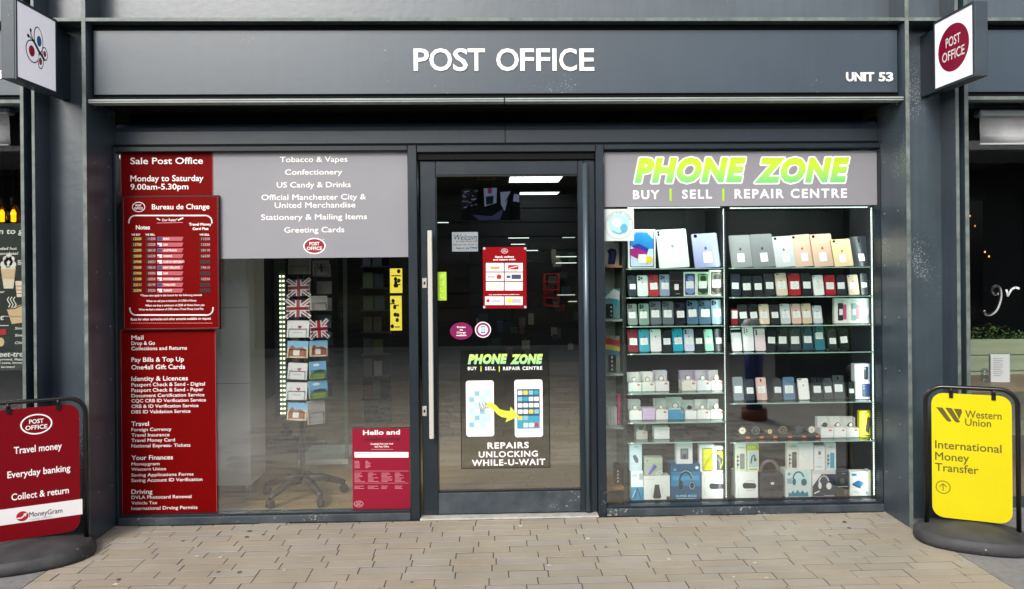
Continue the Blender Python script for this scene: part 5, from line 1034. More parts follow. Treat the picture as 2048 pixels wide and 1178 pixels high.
# bottom of right cabinet
z5 = zq(1495, 943)
goods('accessory_box', 'white box with lying dark speaker picture at bottom left of right cabinet', (1471, 943, 1516, 998), '#e4e6e2', PILL, .09, zbase=ZB)
PLUG = lambda c: [('r', c, .42, .36, .84, .92, .08), ('s', '#8a8f90', [(.2, .4), (.2, .9)], .08), ('s', '#9a9f9f', [(.3, .15), (.8, .15)], .07), ('r', '#3a3f40', .14, .44, .34, .5), ('r', '#3a3f40', .14, .58, .34, .64), ('r', '#3a3f40', .14, .72, .34, .78)]
goods('charger_packet', 'tall pale packet with grey charger, left on the bottom left box', (1470, 887, 1493, 943), '#d3d8c6', PLUG('#7f8686'), .03, zbase=z5)
goods('charger_packet', 'tall green topped packet with earphones, right on the bottom left box', (1495, 888, 1517.5, 943), '#d6dcb8', [('r', '#aeb62c', 0, .0, 1, .24), ('r', '#cfd84a', .1, .08, .7, .16), ('r', '#a9c4c6', .1, .28, .9, .84), ('s', '#3f5054', [(.3, .7), (.4, .45), (.6, .4), (.68, .55)], .12), ('e', '#3f5054', .55, .5, .8, .64), ('s', '#7f8a3a', [(.15, .92), (.8, .92)], .08)], .03, zbase=z5)
u0, u1, v0, v1 = PI.box(1521, 921, 1567, 998)
t = thing('carry_speaker', 'dark grey portable speaker with arched handle between white boxes on cabinet floor', 'speaker', ((u0 + u1) / 2, YI, ZB))
bm = B(); hh = (v1 - ZB); prism(bm, rr(u0, u1, ZB + .001, ZB + hh * .66, .02, 5), PI, -.09, 0); obj('case', bm, mat('#3b3a3c', .5), t)
bm = B(); prism(bm, rr(u0 + .015, u1 - .015, ZB + .02, ZB + hh * .6, .012, 4), PI, .0004, .004); obj('grille', bm, worn('speaker_mesh', '#1c1c1e', '#3a383c', 60, (.5, .7), .002), t)
bm = B(); um = (u0 + u1) / 2; tube(bm, [(um + (u1 - u0) * .40 * math.cos(q), YI + .045, ZB + hh * .62 + hh * .32 * math.sin(q)) for q in np.linspace(.05, 3.09, 16)], .011, 10); obj('handle', bm, mat('#6d6468', .4), t)
bm = B(); flat(bm, rr(um - .010, um + .012, ZB + hh * .36, ZB + hh * .42, 0), PI, .0046); obj('badge', bm, mat('#d8d8d4', .5), t)
z6 = zq(1597, 940); z7 = zq(1648, 941)
goods('headset_box', 'white and teal headphone box with row of figures, on the right cabinet floor', (1571, 940, 1623, 997), '#d6dedd', [('r', '#bfe0e2', .3, .02, .9, .6), *HEAD('#2a5a6a', .34), ('p', '#1f7c94', [(.1, .97), (.12, .8), (.2, .86), (.28, .74), (.36, .85), (.46, .72), (.55, .85), (.66, .74), (.74, .86), (.84, .78), (.88, .97)]), ('e', '#5aa9b8', .08, .08, .2, .2), ('r', '#7fb8c2', .06, .3, .24, .5)], .09, zbase=ZB)
goods('headset_box', 'headphone box with white headset on dark picture, on the right cabinet floor', (1624, 941, 1671.5, 997), '#c9ccce', [('r', '#2a3646', .02, .14, 1, .98), ('p', '#e3e4e4', [(.02, .14), (.4, .14), (.1, .5), (.02, .6)]), *HEAD('#eceae6', .48), ('e', '#22344a', .42, .32, .62, .62), ('s', '#efece8', [(.3, .78), (.1, .86)], .05), ('s', '#b9c4d0', [(.5, .95), (.9, .95)], .02)], .09, zbase=ZB)
goods('speaker_box', 'dark grey box with round dial picture beside the white headset box', (1673, 941, 1698, 997), '#4a4f50', [('r', '#2f3436', .06, .06, .94, .96), ('o', '#8a9290', .3, .3, .62, .5, .03), ('e', '#5a6262', .36, .34, .56, .46), ('s', '#d0d0c4', [(.1, .62), (.9, .62)], .05), ('p', '#7a6a5a', [(.6, .8), (.85, .74), (.8, .92), (.66, .94)]), ('s', '#9aa09e', [(.4, .12), (.7, .12)], .05)], .06, zbase=ZB)
goods('accessory_box', 'white box with blue square gadget near the right end of cabinet floor', (1700, 944, 1735.5, 997), '#e6e8e4', [('p', '#2a6f9c', [(.14, .48), (.46, .34), (.86, .44), (.6, .64)]), ('p', '#1a4a6c', [(.14, .48), (.6, .64), (.6, .7), (.14, .54)]), ('r', '#1f8fa8', .1, .06, .38, .16), ('s', '#c9d2c9', [(.2, .8), (.7, .84)], .05), ('r', '#4fb0b8', .88, .8, .97, .92)], .06, zbase=ZB)
goods('accessory_box', 'narrow pale box with buttons at the far right of cabinet floor', (1736.5, 941, 1752, 997), '#cfd6ca', [('r', '#d3d85a', .1, .22, .6, .36), *[('e', '#5a6262', .7, .6 + k * .1, .9, .65 + k * .1) for k in range(4)]], .05, zbase=ZB)
goods('charger_packet', 'tall packet with dark charger on the white and teal headphone box', (1574, 884, 1597, 940), '#d9dcd2', PLUG('#5a5450'), .03, zbase=z6)
goods('accessory_box', 'plain white box with faint crossed lines above the headphone boxes', (1597.8, 887, 1627, 940), '#e6e8e4', [('s', '#cfd4d0', [(.2, .3), (.5, .7), (.8, .3)], .02), ('s', '#cfd4d0', [(.5, .7), (.5, .9)], .02)], .04, zbase=z6)
goods('accessory_box', 'white box with small grey square and blue line above the headphone boxes', (1628.5, 893, 1650, 941), '#e3e6e6', [('r', '#6a7478', .38, .2, .62, .34), ('s', '#5aa0b8', [(.1, .84), (.7, .84)], .05), ('s', '#aab2b4', [(.25, .46), (.75, .46)], .03)], .04, zbase=z7)
goods('charger_packet', 'tall packet with blue charger above the white headset box', (1651.5, 886, 1672, 941), '#d6dcd6', PLUG('#3f9ab8'), .03, zbase=z7)
# narrow shelf column at the left side of the phone window
t = thing('side_shelving', 'pale narrow shelving column at the left end of the phone window', 'shelving', (PY(.3).uv(1228, 900)[0], .3, .003))
xa, xb = PY(.12).uv(1205, 700)[0], PY(.12).uv(1246, 700)[0]
bm = B(); box(bm, xa - .03, xb, .40, .42, .003, 2.1); obj('back_panel', bm, worn('pale_panel', '#a9b5a6', '#b9c4b4', 3), t)
for py in (531, 637, 744, 849, 968): z = PY(.2).uv(1226, py)[1]; bm = B(); box(bm, xa - .03, xb, .12, .399, z - .012, z - .0005); obj('shelf', bm, mat('#a5763f' if py in (531, 968) else '#8fa096', .5), t)
bm = B(); box(bm, xb + .001, xb + .010, .12, .42, .003, 2.1); obj('side_panel', bm, mat('#3a4440', .4), t)
def side(name, label, px, col, prints, py_shelf, depth=.05, cat='box'):
    z = PY(.2).uv(1226, py_shelf)[1]; return goods(name, label, px, col, prints, depth, cat, dy=.03, zbase=z)
side('photo_box', 'box picturing a dark blue jacket at the top of the side shelving', (1208, 485, 1238, 531), '#b9b8b4', [('p', '#16204a', [(.25, .95), (.3, .5), (.2, .35), (.45, .25), (.8, .3), (.85, .5), (.7, .95)]), ('p', '#2a3a7a', [(.5, .4), (.75, .4), (.65, .8), (.5, .8)])], 531)
side('goods_bag', 'teal and white plastic bag of goods in the side shelving', (1209, 578, 1240, 637), '#5f8a8c', [('p', '#c3d3d0', [(0, .3), (.6, .0), (1, .1), (.95, .4), (.4, .35)]), ('r', '#14181a', .08, .5, .55, .98, .04), ('p', '#2f8a96', [(.2, .3), (.9, .35), (.8, .6), (.6, .55)]), ('e', '#dcdcd4', .38, .58, .48, .64), ('e', '#dcdcd4', .38, .72, .48, .78), ('e', '#c98a7a', .38, .86, .48, .92)], 637, .06, 'bag')
side('camera_box', 'dark box with row of lens dots lower in the side shelving', (1216, 708, 1232, 744), '#14171a', [*[('e', '#d9d4c4', .4, .12 + k * .22, .62, .24 + k * .22) for k in range(4)]], 744)
side('striped_packet', 'red and green striped packet in the side shelving', (1210, 672, 1240, 744), '#6f7a6a', [('p', '#9c3a3a', [(0, .05), (1, .12), (1, .3), (0, .22)]), ('p', '#b9b03a', [(0, .22), (1, .3), (1, .42), (0, .36)]), ('p', '#3f6a7a', [(0, .36), (1, .42), (1, .56), (0, .5)])], 744, .02, 'packet')
side('leaflet_stack', 'stack of white leaflets in the side shelving', (1216, 815, 1234, 849), '#cfd2cc', [('s', '#9aa09c', [(.3, .05), (.3, .95)], .05), ('s', '#b0b4b0', [(.6, .05), (.6, .95)], .05)], 849, cat='leaflets')
side('pink_folder', 'thin magenta folder beside the white leaflets', (1235.5, 790, 1241, 849), '#b03a72', [('s', '#d87aa4', [(.2, .1), (.2, .9)], .1)], 849, cat='folder')
side('camera_box', 'small dark box with lens dots on the lowest wooden side shelf', (1229, 928, 1242, 968), '#23282c', [*[('e', '#c9ccc4', .4, .3 + k * .16, .64, .4 + k * .16) for k in range(4)]], 968)

# ------------------------------------------------------------------ inside the left window
PC = worn('white_laminate', '#e6e4de', '#ecebe6', 3, (.4, .6), .0004)
P = PY(.45); u0, u1 = P.uv(300, 800)[0], P.uv(500, 800)[0]; zc0, zc1 = P.uv(450, 972)[1], 2.02
t = thing('white_counter', 'tall white counter panel on castors behind the red boards', 'counter', ((u0 + u1) / 2, .55, 0))
bm = B(); box(bm, u0, u1, .45, .78, zc0, zc1, bev=.003); obj('carcass', bm, PC, t)
for z in (.75, 1.25): bm = B(); box(bm, u0 + .01, u1 - .004, .4485, .4498, z, z + .003); obj('seam', bm, mat('#77756f', .6), t)
for x in (u1 - .03, u0 + .3):
    bm = B(); tube(bm, [(x - .012, .49, .03), (x + .012, .49, .03)], .026, 14); box(bm, x - .014, x + .014, .475, .505, .04, zc0 - .0005); obj('castor', bm, mat('#9a9a94', .4), t)
bm = B(); cx = [(455, 520), (462, 532), (456, 540), (467, 548), (458, 556), (472, 562), (458, 572), (478, 568)]
stroke(bm, [P.uv(*p) for p in cx], .016, P, .0005); stroke(bm, [P.uv(a + 5, b + 4) for a, b in cx], .010, P, .0008); stroke(bm, [P.uv(a - 4, b + 9) for a, b in cx[3:]], .008, P, .0011); obj('graffiti', bm, mat('#f2f6ff', .5), t)
# postcard spinner
sx, sy = ground(606, 996); Ps = PY(sy)
t = thing('postcard_spinner', 'black wire postcard spinner on five castor base', 'display rack', (sx, sy, 0))
bm = B(); tube(bm, [(sx, sy, .12), (sx, sy, 1.95)], .017, 12); obj('pole', bm, mat('#1d1f1f', .4), t)
for k in range(5):
    a = R(20 + 72 * k); d = Vector((math.cos(a), math.sin(a), 0)); c = Vector((sx, sy, 0))
    bm = B(); tube(bm, [c + d * .02 + Vector((0, 0, .13)), c + d * .12 + Vector((0, 0, .125)), c + d * .24 + Vector((0, 0, .085)), c + d * .27 + Vector((0, 0, .07))], [.028, .026, .02, .016], 10); ar = obj('base_arm', bm, mat('#1c1e1e', .5), t)
    nrm = Vector((-d.y, d.x, 0)); w0 = c + d * .265 + Vector((0, 0, .034)); bm = B(); tube(bm, [w0 - nrm * .014, w0 + nrm * .014], .028, 14); obj('castor', bm, mat('#101212', .5), ar)
WIRE = mat('#15171a', .35)
PR = {'union': 0}
def card(label, px, kind, lean, ry, par_t):
    P = PY(sy - .12); u0, u1, v0, v1 = P.box(*px); W_, H_ = u1 - u0, v1 - v0
    t = thing('postcard', label, 'postcard', ((u0 + u1) / 2, sy - .12, v0), 'postcards on the spinner', (R(-8), R(ry), R(lean)), raw=True)
    Q_ = Q; w2 = W_ / 2
    def X(a): return -w2 + a * W_
    def Y(a): return H_ - a * H_
    bm = B(); prism(bm, rr(-w2, w2, 0, H_, .004, 2), Q_, -.02, 0); obj('card', bm, mat('#c9c6c0', .5), t)
    bm = B()
    if kind == 'union':
        M_ = [mat('#d9d6d2', .4), mat('#1c2248', .4), mat('#9c1424', .4)]; flat(bm, rr(-w2, w2, 0, H_, 0), Q_, .0005, 1)
        for a, b in (((0, 0), (1, 1)), ((0, 1), (1, 0))): stroke(bm, [(X(a[0]), Y(a[1])), (X(b[0]), Y(b[1]))], H_ * .22, Q_, .0009, 0); stroke(bm, [(X(a[0]), Y(a[1])), (X(b[0]), Y(b[1]))], H_ * .07, Q_, .0013, 2)
        for t_, mi, w_ in ((.34, 0, .0017), (.2, 2, .0021)): flat(bm, rr(-w2, w2, H_ * (.5 - t_ / 2), H_ * (.5 + t_ / 2), 0), Q_, w_, mi); flat(bm, rr(-H_ * t_ / 2, H_ * t_ / 2, 0, H_, 0), Q_, w_ + .0001, mi)
    elif kind == 'heart':
        M_ = [mat('#dcdcdc', .4), mat('#a9203c', .4), mat('#b9bcc0', .4)]; flat(bm, rr(-w2 + .001, w2 - .001, .001, H_ - .001, 0), Q_, .0005, 0); cx, cy_, s_ = X(.58), Y(.38), H_ * .11
        flat(bm, [(cx + s_ * 1.1 * math.sin(q) ** 3, cy_ + s_ * (.85 * math.cos(q) - .35 * math.cos(2 * q) - .15 * math.cos(3 * q))) for q in np.linspace(0, 6.28, 21)[:-1]][::-1], Q_, .001, 1)
        stroke(bm, [(X(.2), Y(.28)), (X(.2), Y(.5))], .004, Q_, .001, 2); stroke(bm, [(X(.3), Y(.7)), (X(.7), Y(.7))], .008, Q_, .001, 2)
    elif kind == 'view':
        M_ = [mat('#6fa9cf', .4), mat('#6a8a3a', .4), mat('#b98a5e', .4), mat('#dfe6e8', .4), mat('#3a4a3a', .4)]; flat(bm, rr(-w2, w2, 0, H_, 0), Q_, .0005, 0); flat(bm, rr(-w2, w2, 0, H_ * .32, 0), Q_, .0009, 1); flat(bm, ell(X(.4), Y(.2), w2 * .4, H_ * .08, 12), Q_, .001, 3); flat(bm, [(X(.1), Y(.68)), (X(.9), Y(.68)), (X(.85), Y(.5)), (X(.6), Y(.46)), (X(.3), Y(.52))], Q_, .0012, 4)
    elif kind == 'bee':
        M_ = [mat('#8f8f8c', .5), mat('#15171a', .5)]; flat(bm, rr(-w2, w2, 0, H_, 0), Q_, .0005, 0); cx = X(.5)
        for yy, a, b in ((.3, .06, .07), (.45, .08, .09), (.65, .07, .16)): flat(bm, ell(cx, Y(yy), W_ * a, H_ * b, 12), Q_, .001, 1)
        for s_ in (-1, 1):
            for a, b in ((.35, .2), (.5, .5), (.62, .8)): stroke(bm, [(cx, Y(.48)), (cx + s_ * W_ * .24, Y(a)), (cx + s_ * W_ * .3, Y(b))], .003, Q_, .001, 1)
    elif kind == 'town':
        M_ = [mat('#d8c2a4', .4), mat('#7fb6d6', .4), mat('#9c5a3a', .4), mat('#e6e2da', .4)]; flat(bm, rr(-w2, w2, 0, H_, 0), Q_, .0005, 0); flat(bm, rr(-w2, w2, H_ * .6, H_, 0), Q_, .0008, 1); flat(bm, [(X(.1), Y(.9)), (X(.1), Y(.4)), (X(.25), Y(.25)), (X(.4), Y(.42)), (X(.7), Y(.36)), (X(.9), Y(.5)), (X(.9), Y(.9))], Q_, .0012, 2); flat(bm, rr(X(.3), X(.6), Y(.85), Y(.5), 0), Q_, .0015, 3)
    else: M_ = [mat('#8f8d88', .5)]; flat(bm, rr(-w2 + .002, w2 - .002, .002, H_ - .002, 0), Q_, .0005, 0)
    obj('picture', bm, M_, t)
    bm = B()
    for yy in (-.002, H_ * .5): tube(bm, [(-w2 * .8, .012, yy), (-w2 * .8, -.008, yy), (w2 * .8, -.008, yy), (w2 * .8, .012, yy)], .0016, 5)
    for a in (-.8, .8): tube(bm, [(w2 * a, -.008, -.002), (w2 * a, -.008, H_ * .5)], .0016, 5)
    wo = obj('wire_holder', bm, WIRE, t)
CARDS = [('union flag postcard with a small heart, topmost flag on the left side', (576, 559, 619, 592), 'union', 0, -2), ('union flag postcard, second card down on the left side of spinner', (573, 600, 619, 634), 'union', 0, -1), ('white I love postcard with red heart, upper of the left column', (573, 641, 617, 675), 'heart', 0, 1), ('town view postcard with blue sky in the left column', (573, 682, 615, 716), 'town', 0, 2), ('white heart postcard under the town view card', (574, 726, 613, 759), 'heart', 0, 3), ('white heart postcard, lowest heart in the left column', (571, 765, 613, 800), 'heart', 0, 2), ('warm toned town postcard at the bottom of the left column', (573, 806, 612, 841), 'town', 0, 3),
         ('grey bee drawing postcard at the top of the spinner', (627, 520, 659, 551), 'bee', 24, 0), ('union flag postcard alone in the right hand column', (622, 641, 656, 675), 'union', 24, -2), ('brown town postcard in the right hand column', (620, 681, 655, 713), 'town', 24, 2), ('green meadow postcard, upper of two on the right side', (620, 723, 653, 758), 'view', 24, 0), ('green meadow postcard, lower of two on the right side', (619, 761, 656, 797), 'view', 24, -1), ('plain dull postcard at the bottom of the right column', (616, 802, 650, 848), 'plain', 24, 0), ('plain dull postcard upper right on the spinner', (622, 592, 655, 620), 'plain', 24, 0), ('dim photo postcard at the top left of the spinner', (576, 517, 620, 548), 'plain', 0, 0)]
rc = random.Random(9)
for k, (x0, yy) in enumerate([(x_, y_) for y_ in range(528, 830, 34) for x_ in (646, 598)]):
    P_ = PY(sy + (.02 if x0 > 620 else .06)); u, v = P_.uv(x0 + rc.uniform(-3, 3), yy + 26); bm = B(); box(bm, u - .05, u + .05, P_.O.y, P_.O.y + .006, v, v + .085); obj('rear_card', bm, mat(rc.choice(('#77746c', '#5c5a55', '#8f8a80', '#3f4a52', '#6a4a44')), .5), t)
for lab, px, kd, ln, ry in CARDS: card(lab, px, kd, ln, ry, t)
bm = B()
for k in range(8):
    a = 2 * math.pi * k / 8; tube(bm, [(sx + .10 * math.cos(a), sy + .10 * math.sin(a), .55), (sx + .10 * math.cos(a), sy + .10 * math.sin(a), 1.92)], .0025, 5)
for z in np.arange(.55, 1.95, .125): tube(bm, [(sx + .10 * math.cos(q), sy + .10 * math.sin(q), z) for q in np.linspace(0, 6.28, 17)[:-1]], .0025, 5, close=True)
obj('wire_cage', bm, WIRE, t)
# white based glass cabinet with LED tape behind the spinner
Pk = PY(1.15); a0, a1 = Pk.uv(515, 800)[0], Pk.uv(695, 800)[0]
t = thing('glass_cabinet', 'tall glass cabinet with white base and LED tape behind the postcard spinner', 'cabinet', ((a0 + a1) / 2, 1.35, 0))
zb0 = Pk.uv(600, 930)[1]
bm = B(); box(bm, a0 + .3, a1, 1.15, 1.6, zb0, zb0 + .04); obj('base', bm, mat('#b9bcb2', .5), t)
for x in (a0 + .3, a1 - .025): bm = B(); box(bm, x, x + .025, 1.15, 1.175, zb0 + .0405, 2.0); obj('post', bm, mat('#6f8078', .4), t)
bm = B(); box(bm, a0 + .03, a0 + .12, 1.5, 1.52, .3, 2.0); obj('green_mirror_panel', bm, mat('#5f7466', .3), t)
for z in (.7, 1.1, 1.5): bm = B(); box(bm, a0 + .33, a1 - .03, 1.18, 1.58, z, z + .006); obj('shelf', bm, SHELFG, t)
bm = B(); box(bm, a0 + .326, a1 - .026, 1.158, 1.163, zb0 + .041, 2.0); obj('pane', bm, CGLASS, t)
for x in (a0 + .36, a1 - .06): bm = B(); tube(bm, [(x - .01, 1.2, .03), (x + .01, 1.2, .03)], .028, 12); box(bm, x - .008, x + .008, 1.19, 1.21, .04, zb0 - .0005); obj('castor', bm, mat('#7a7c78', .4), t)
Pe = PY(1.1); x = Pe.uv(565, 690)[0]; bm = B(); box(bm, x - .02, x + .03, 1.1, 1.104, Pe.uv(565, 832)[1], Pe.uv(565, 543)[1], 1); z = Pe.uv(565, 828)[1]
while z < Pe.uv(565, 548)[1]:
    for dx in (-.012, .012): box(bm, x + dx - .006, x + dx + .006, 1.094, 1.0998, z, z + .013, 0)
    z += .034
obj('led_strip', bm, [mat('#f4fbdc', .5, 0, 1.7), mat('#7d8c78', .5)], t)
# black plastic base
gx, gy = PY(1.75).uv(578, 870)[0], 1.75; zz = .002
t = thing('parasol_base', 'black moulded plastic sign base on the floor behind the spinner', 'sign base', (gx, gy, zz))
bm = B(); prof = [(.30, 0), (.31, .03), (.29, .06), (.20, .075), (.08, .085)]; lathe(bm, prof, (gx, gy, zz + .001), 24, 0, 1.0, .62); obj('foot', bm, mat('#111315', .45), t, smooth=True)
bm = B(); lathe(bm, [(.05, .0), (.045, .06), (.03, .07), (.03, .13), (.02, .135)], (gx - .02, gy, zz + .085), 16); obj('socket', bm, mat('#0d0e10', .4), t, smooth=True)
for s_ in (-1, 1): bm = B(); tube(bm, [(gx + s_ * .10, gy - .13, zz + .078), (gx + s_ * .22, gy - .08, zz + .078)], .022, 10); obj('grip', bm, mat('#191b1d', .5), t)
# far wall of vape goods with two yellow posters, a glow put into their colour
Pv = PY(4.2)
for k, px in enumerate(((779, 537, 804, 586), (778, 592, 803, 661))):
    u0, u1, v0, v1 = Pv.box(*px); t = thing('yellow_poster', ('upper', 'lower')[k] + ' of two yellow product posters deep inside the shop', 'poster', ((u0 + u1) / 2, 4.2, v0))
    bm = B(); box(bm, u0, u1, 4.2, 4.23, v0, v1); obj('panel', bm, mat('#e8d44a', .5, 0, .75), t); bm = B(); rnd = random.Random(k)
    for j in range(9): cx, cy_ = u0 + (u1 - u0) * rnd.uniform(.2, .8), v0 + (v1 - v0) * rnd.uniform(.1, .9); flat(bm, ell(cx, cy_, .02, .025, 10) if j % 3 else rr(cx - .03, cx + .03, cy_ - .006, cy_ + .006, 0), Pv, .001 + j * .0003, j % 2)
    obj('print', bm, [mat('#2a2408', .5), mat('#8a5a1a', .5)], t)
# hanging packets on the slat wall beside the posters, and on the rear wall seen through the door
t = thing('slat_wall', 'dark slatted display wall deep inside the shop', 'display wall', (0, 5.0, 0))
for z in np.arange(.25, 2.4, .18): bm = B(); box(bm, -2.3, 2.4, 5.0, 5.02, z, z + .165); obj('slat', bm, mat('#16181a', .5), t)
PH = PY(4.9); rnd = random.Random(11); cols = ['#5a5a52', '#8a8778', '#3a4048', '#6a2a2e', '#2a3a5a', '#a39c88', '#30483c', '#77706a']
n = 0; used = set()
for px0, px1, py0, py1, cnt, where in ((745, 777, 525, 690, 16, 'left of the yellow posters'), (955, 1062, 625, 700, 22, 'below the parcel poster'), (1085, 1155, 480, 690, 20, 'right of the parcel poster')):
    for k in range(cnt):
        px, py = rnd.uniform(px0, px1), rnd.uniform(py0, py1); u, v = PH.uv(px, py); w2, h = rnd.uniform(.03, .06), rnd.uniform(.07, .14)
        bm = B(); box(bm, u - w2, u + w2, 4.84 + .002 * (n % 12), 4.86 + .002 * (n % 12), v - h, v, bev=.003); tube(bm, [(u, 5.0, v + .012), (u, 4.83, v + .018)], .003, 5)
        ci = rnd.randrange(8); lv = 'high up ' if py < (py0 + py1) / 2 else 'low down '
        if (ci, lv, where) in used: ci = (ci + 3) % 8
        while (ci, lv, where) in used and len([1 for q in used if q[1:] == (lv, where)]) < 8: ci = (ci + 1) % 8
        if (ci, lv, where) in used: bm.free(); continue
        used.add((ci, lv, where)); tag(obj('hanging_packet', bm, mat(cols[ci], .4)), 'dim %s packet on the dark display wall %s' % (('grey', 'pale grey', 'slate', 'maroon', 'navy', 'cream', 'dark green', 'brown')[ci], lv + where), 'packet', 'packets on the display wall'); n += 1
t = thing('wire_basket', 'red wire rack glimpsed through the door glass', 'rack', PY(4.75).P(*PY(4.75).uv(1104, 612), 0))
u0, u1, v0, v1 = PY(4.75).box(1090, 548, 1118, 612); bm = B()
for k in range(5): z = v0 + (v1 - v0) * k / 4; tube(bm, [(u0, 4.75, z), (u1, 4.75, z), (u1, 4.99, z), (u0, 4.99, z)], .006, 5, close=True)
for a, b in ((u0, 4.75), (u1, 4.75), (u0, 4.99), (u1, 4.99)): tube(bm, [(a, b, v0), (a, b, v1)], .006, 5)
obj('wire_frame', bm, mat('#b01a1a', .4, 0, .05), t)
# shelf lights at the rear
for k, (px0, px1, py) in enumerate(((1017, 1058, 476), (1022, 1050, 488.5), (1053, 1076, 501), (1125, 1150, 475), (1112, 1153, 513.5), (1112, 1153, 526), (1115, 1150, 590), (1137, 1154, 603), (875, 897, 445))):
    P = PY(4.6); u0, u1 = P.uv(px0, py)[0], P.uv(px1, py)[0]; v = P.uv(px0, py)[1]; bm = B(); box(bm, u0, u1, 4.6, 4.62, v - .005, v + .004)
    tag(obj('shelf_light', bm, mat('#d8e6dc', .5, 0, (1.2 if k not in (6, 7, 3) else .6))), ('top long shelf light above the parcel poster', 'second shelf light above the parcel poster', 'short shelf light right of the parcel poster top', 'faint shelf light high at right of door glass', 'upper of two long shelf lights at right of door', 'lower of two long shelf lights at right of door', 'faint shelf light beside the red rack', 'short shelf light under the red rack', 'bright short light at left of the door glass')[k], 'light', 'lights on the rear shelves')
# ceiling lights, two of them unseen added fill, hanging screen, hanging yellow sign
for k, (px, py, dx) in enumerate(((1070, 357, .30), (1073, 387, .30))):
    ray = FW + RT * ((px - PCX) / FPX) + UP * ((PCY - py) / FPX); tt = (2.515 - CAM.z) / ray.z; c = CAM + ray * tt
    t = thing('ceiling_light', ('nearer', 'farther')[k] + ' of two square lit ceiling panels seen through the door', 'light', (c.x, c.y, 2.515), 'ceiling light panels')
    bm = B(); box(bm, c.x - dx, c.x + dx, c.y - .33, c.y + .33, 2.506, 2.512); obj('diffuser', bm, mat('#f2faff', .5, 0, 2.6), t)
    for q in ((-dx - .02, -dx, -.35, .35), (dx, dx + .02, -.35, .35), (-dx, dx, -.35, -.33), (-dx, dx, .33, .35)): bm = B(); box(bm, c.x + q[0], c.x + q[1], c.y + q[2], c.y + q[3], 2.503, 2.519); obj('trim', bm, mat('#9a9a9a', .5), t)
for k, (cx_, cy_) in enumerate(((-1.35, 2.4), (1.2, 2.6))):  # two unseen panels added to brighten the postcards and the floor
    t = thing('ceiling_light', ('left', 'right')[k] + ' of two unseen fill light panels added above the window displays', 'light', (cx_, cy_, 2.515), 'ceiling light panels')
    bm = B(); box(bm, cx_ - .3, cx_ + .3, cy_ - .3, cy_ + .3, 2.506, 2.512); obj('diffuser', bm, mat('#f2faff', .5, 0, 4.0), t)
    for q in ((-.32, -.3, -.32, .32), (.3, .32, -.32, .32), (-.3, .3, -.32, -.3), (-.3, .3, .3, .32)): bm = B(); box(bm, cx_ + q[0], cx_ + q[1], cy_ + q[2], cy_ + q[3], 2.503, 2.519); obj('trim', bm, mat('#9a9a9a', .5), t)
# greeting card rack in the depth of the left window
Pg = PY(2.6); u0, u1, v0, v1 = Pg.box(722, 505, 777, 905)
t = thing('card_rack', 'tall tiered greeting card rack in the dim shop behind the spinner', 'display rack', ((u0 + u1) / 2, 2.7, 0)); rg_ = random.Random(31)
bm = B(); box(bm, u0, u1, 2.72, 2.75, .003, 2.0); obj('back_board', bm, mat('#3a3d3c', .6), t)
for r_ in range(8):
    z = .25 + r_ * .21; bm = B(); box(bm, u0, u1, 2.60, 2.719, z - .012, z); obj('tier', bm, mat('#55514a', .5), t)
    x_ = u0 + .02
    while x_ < u1 - .1:
        w_ = rg_.uniform(.07, .1); bm = B(); box(bm, x_, x_ + w_, 2.63, 2.64, z + .001, z + rg_.uniform(.12, .165)); obj('greeting_card', bm, mat(rg_.choice(('#8a7f74', '#6d7f86', '#a08a8c', '#7f8a6c', '#b3ac9c', '#59606c', '#94604e', '#c9c2b4')), .5), t); x_ += w_ + rg_.uniform(.008, .03)
P = PY(2.6); u0, u1, v0, v1 = P.box(922, 376, 1040, 441)
t = thing('hanging_screen', 'dim wall of bluish pictures on a screen hung from the ceiling behind the door', 'screen', ((u0 + u1) / 2, 2.6, v0))
bm = B(); box(bm, u0, u1, 2.6, 2.65, v0, v1); obj('screen_case', bm, mat('#07080a', .3), t); bm = B(); tube(bm, [((u0 + u1) / 2, 2.63, v1), ((u0 + u1) / 2, 2.63, 2.52)], .012, 8); obj('bracket', bm, BLACK, t)
bm = B(); Z = lambda a, b: P.uv(820 + a / 3.02, 290 + b / 3.02); F_ = lambda pts, mi, w_: flat(bm, [Z(*p) for p in pts][::-1], P, w_, mi)
F_([(305, 265), (400, 258), (408, 330), (310, 400)], 0, .001); F_([(445, 262), (525, 258), (522, 350), (450, 372)], 1, .001); F_([(470, 262), (495, 260), (494, 292), (470, 294)], 2, .0015); F_([(458, 312), (505, 306), (502, 355), (460, 362)], 3, .0015); F_([(545, 285), (608, 280), (570, 350), (590, 330), (572, 400), (550, 360)], 1, .001); F_([(628, 295), (660, 300), (660, 345), (622, 340)], 1, .001); F_([(375, 420), (490, 430), (565, 385), (545, 450), (420, 455)], 4, .001)
for k in range(22): a, b = random.uniform(308, 400), random.uniform(275, 380); stroke(bm, [Z(a, b), Z(a + random.uniform(6, 18), b - 2)], .008, P, .0018, (1, 4, 5)[k % 3])
obj('picture', bm, [mat('#232636', .5, 0, .10), mat('#7f86a6', .5, 0, .30), mat('#7a2a66', .5, 0, .25), mat('#15202e', .5, 0, .2), mat('#3f4466', .5, 0, .2), mat('#8a8a5a', .5, 0, .2)], t)
P = PY(2.2); u0, u1, v0, v1 = P.box(954, 350, 991, 360); t = thing('hanging_sign', 'small yellow sign hung from the shop ceiling reading operation', 'sign', ((u0 + u1) / 2, 2.2, v0)); bm = B(); box(bm, u0, u1, 2.2, 2.21, v0, v1 + .05); obj('panel', bm, mat('#a8963a', .5), t)
bm = B(); ptext(bm, P, .001, 'operation', 957, 985, 353.5, 357.5, bold=.03); obj('lettering', bm, mat('#1a1608', .5), t)
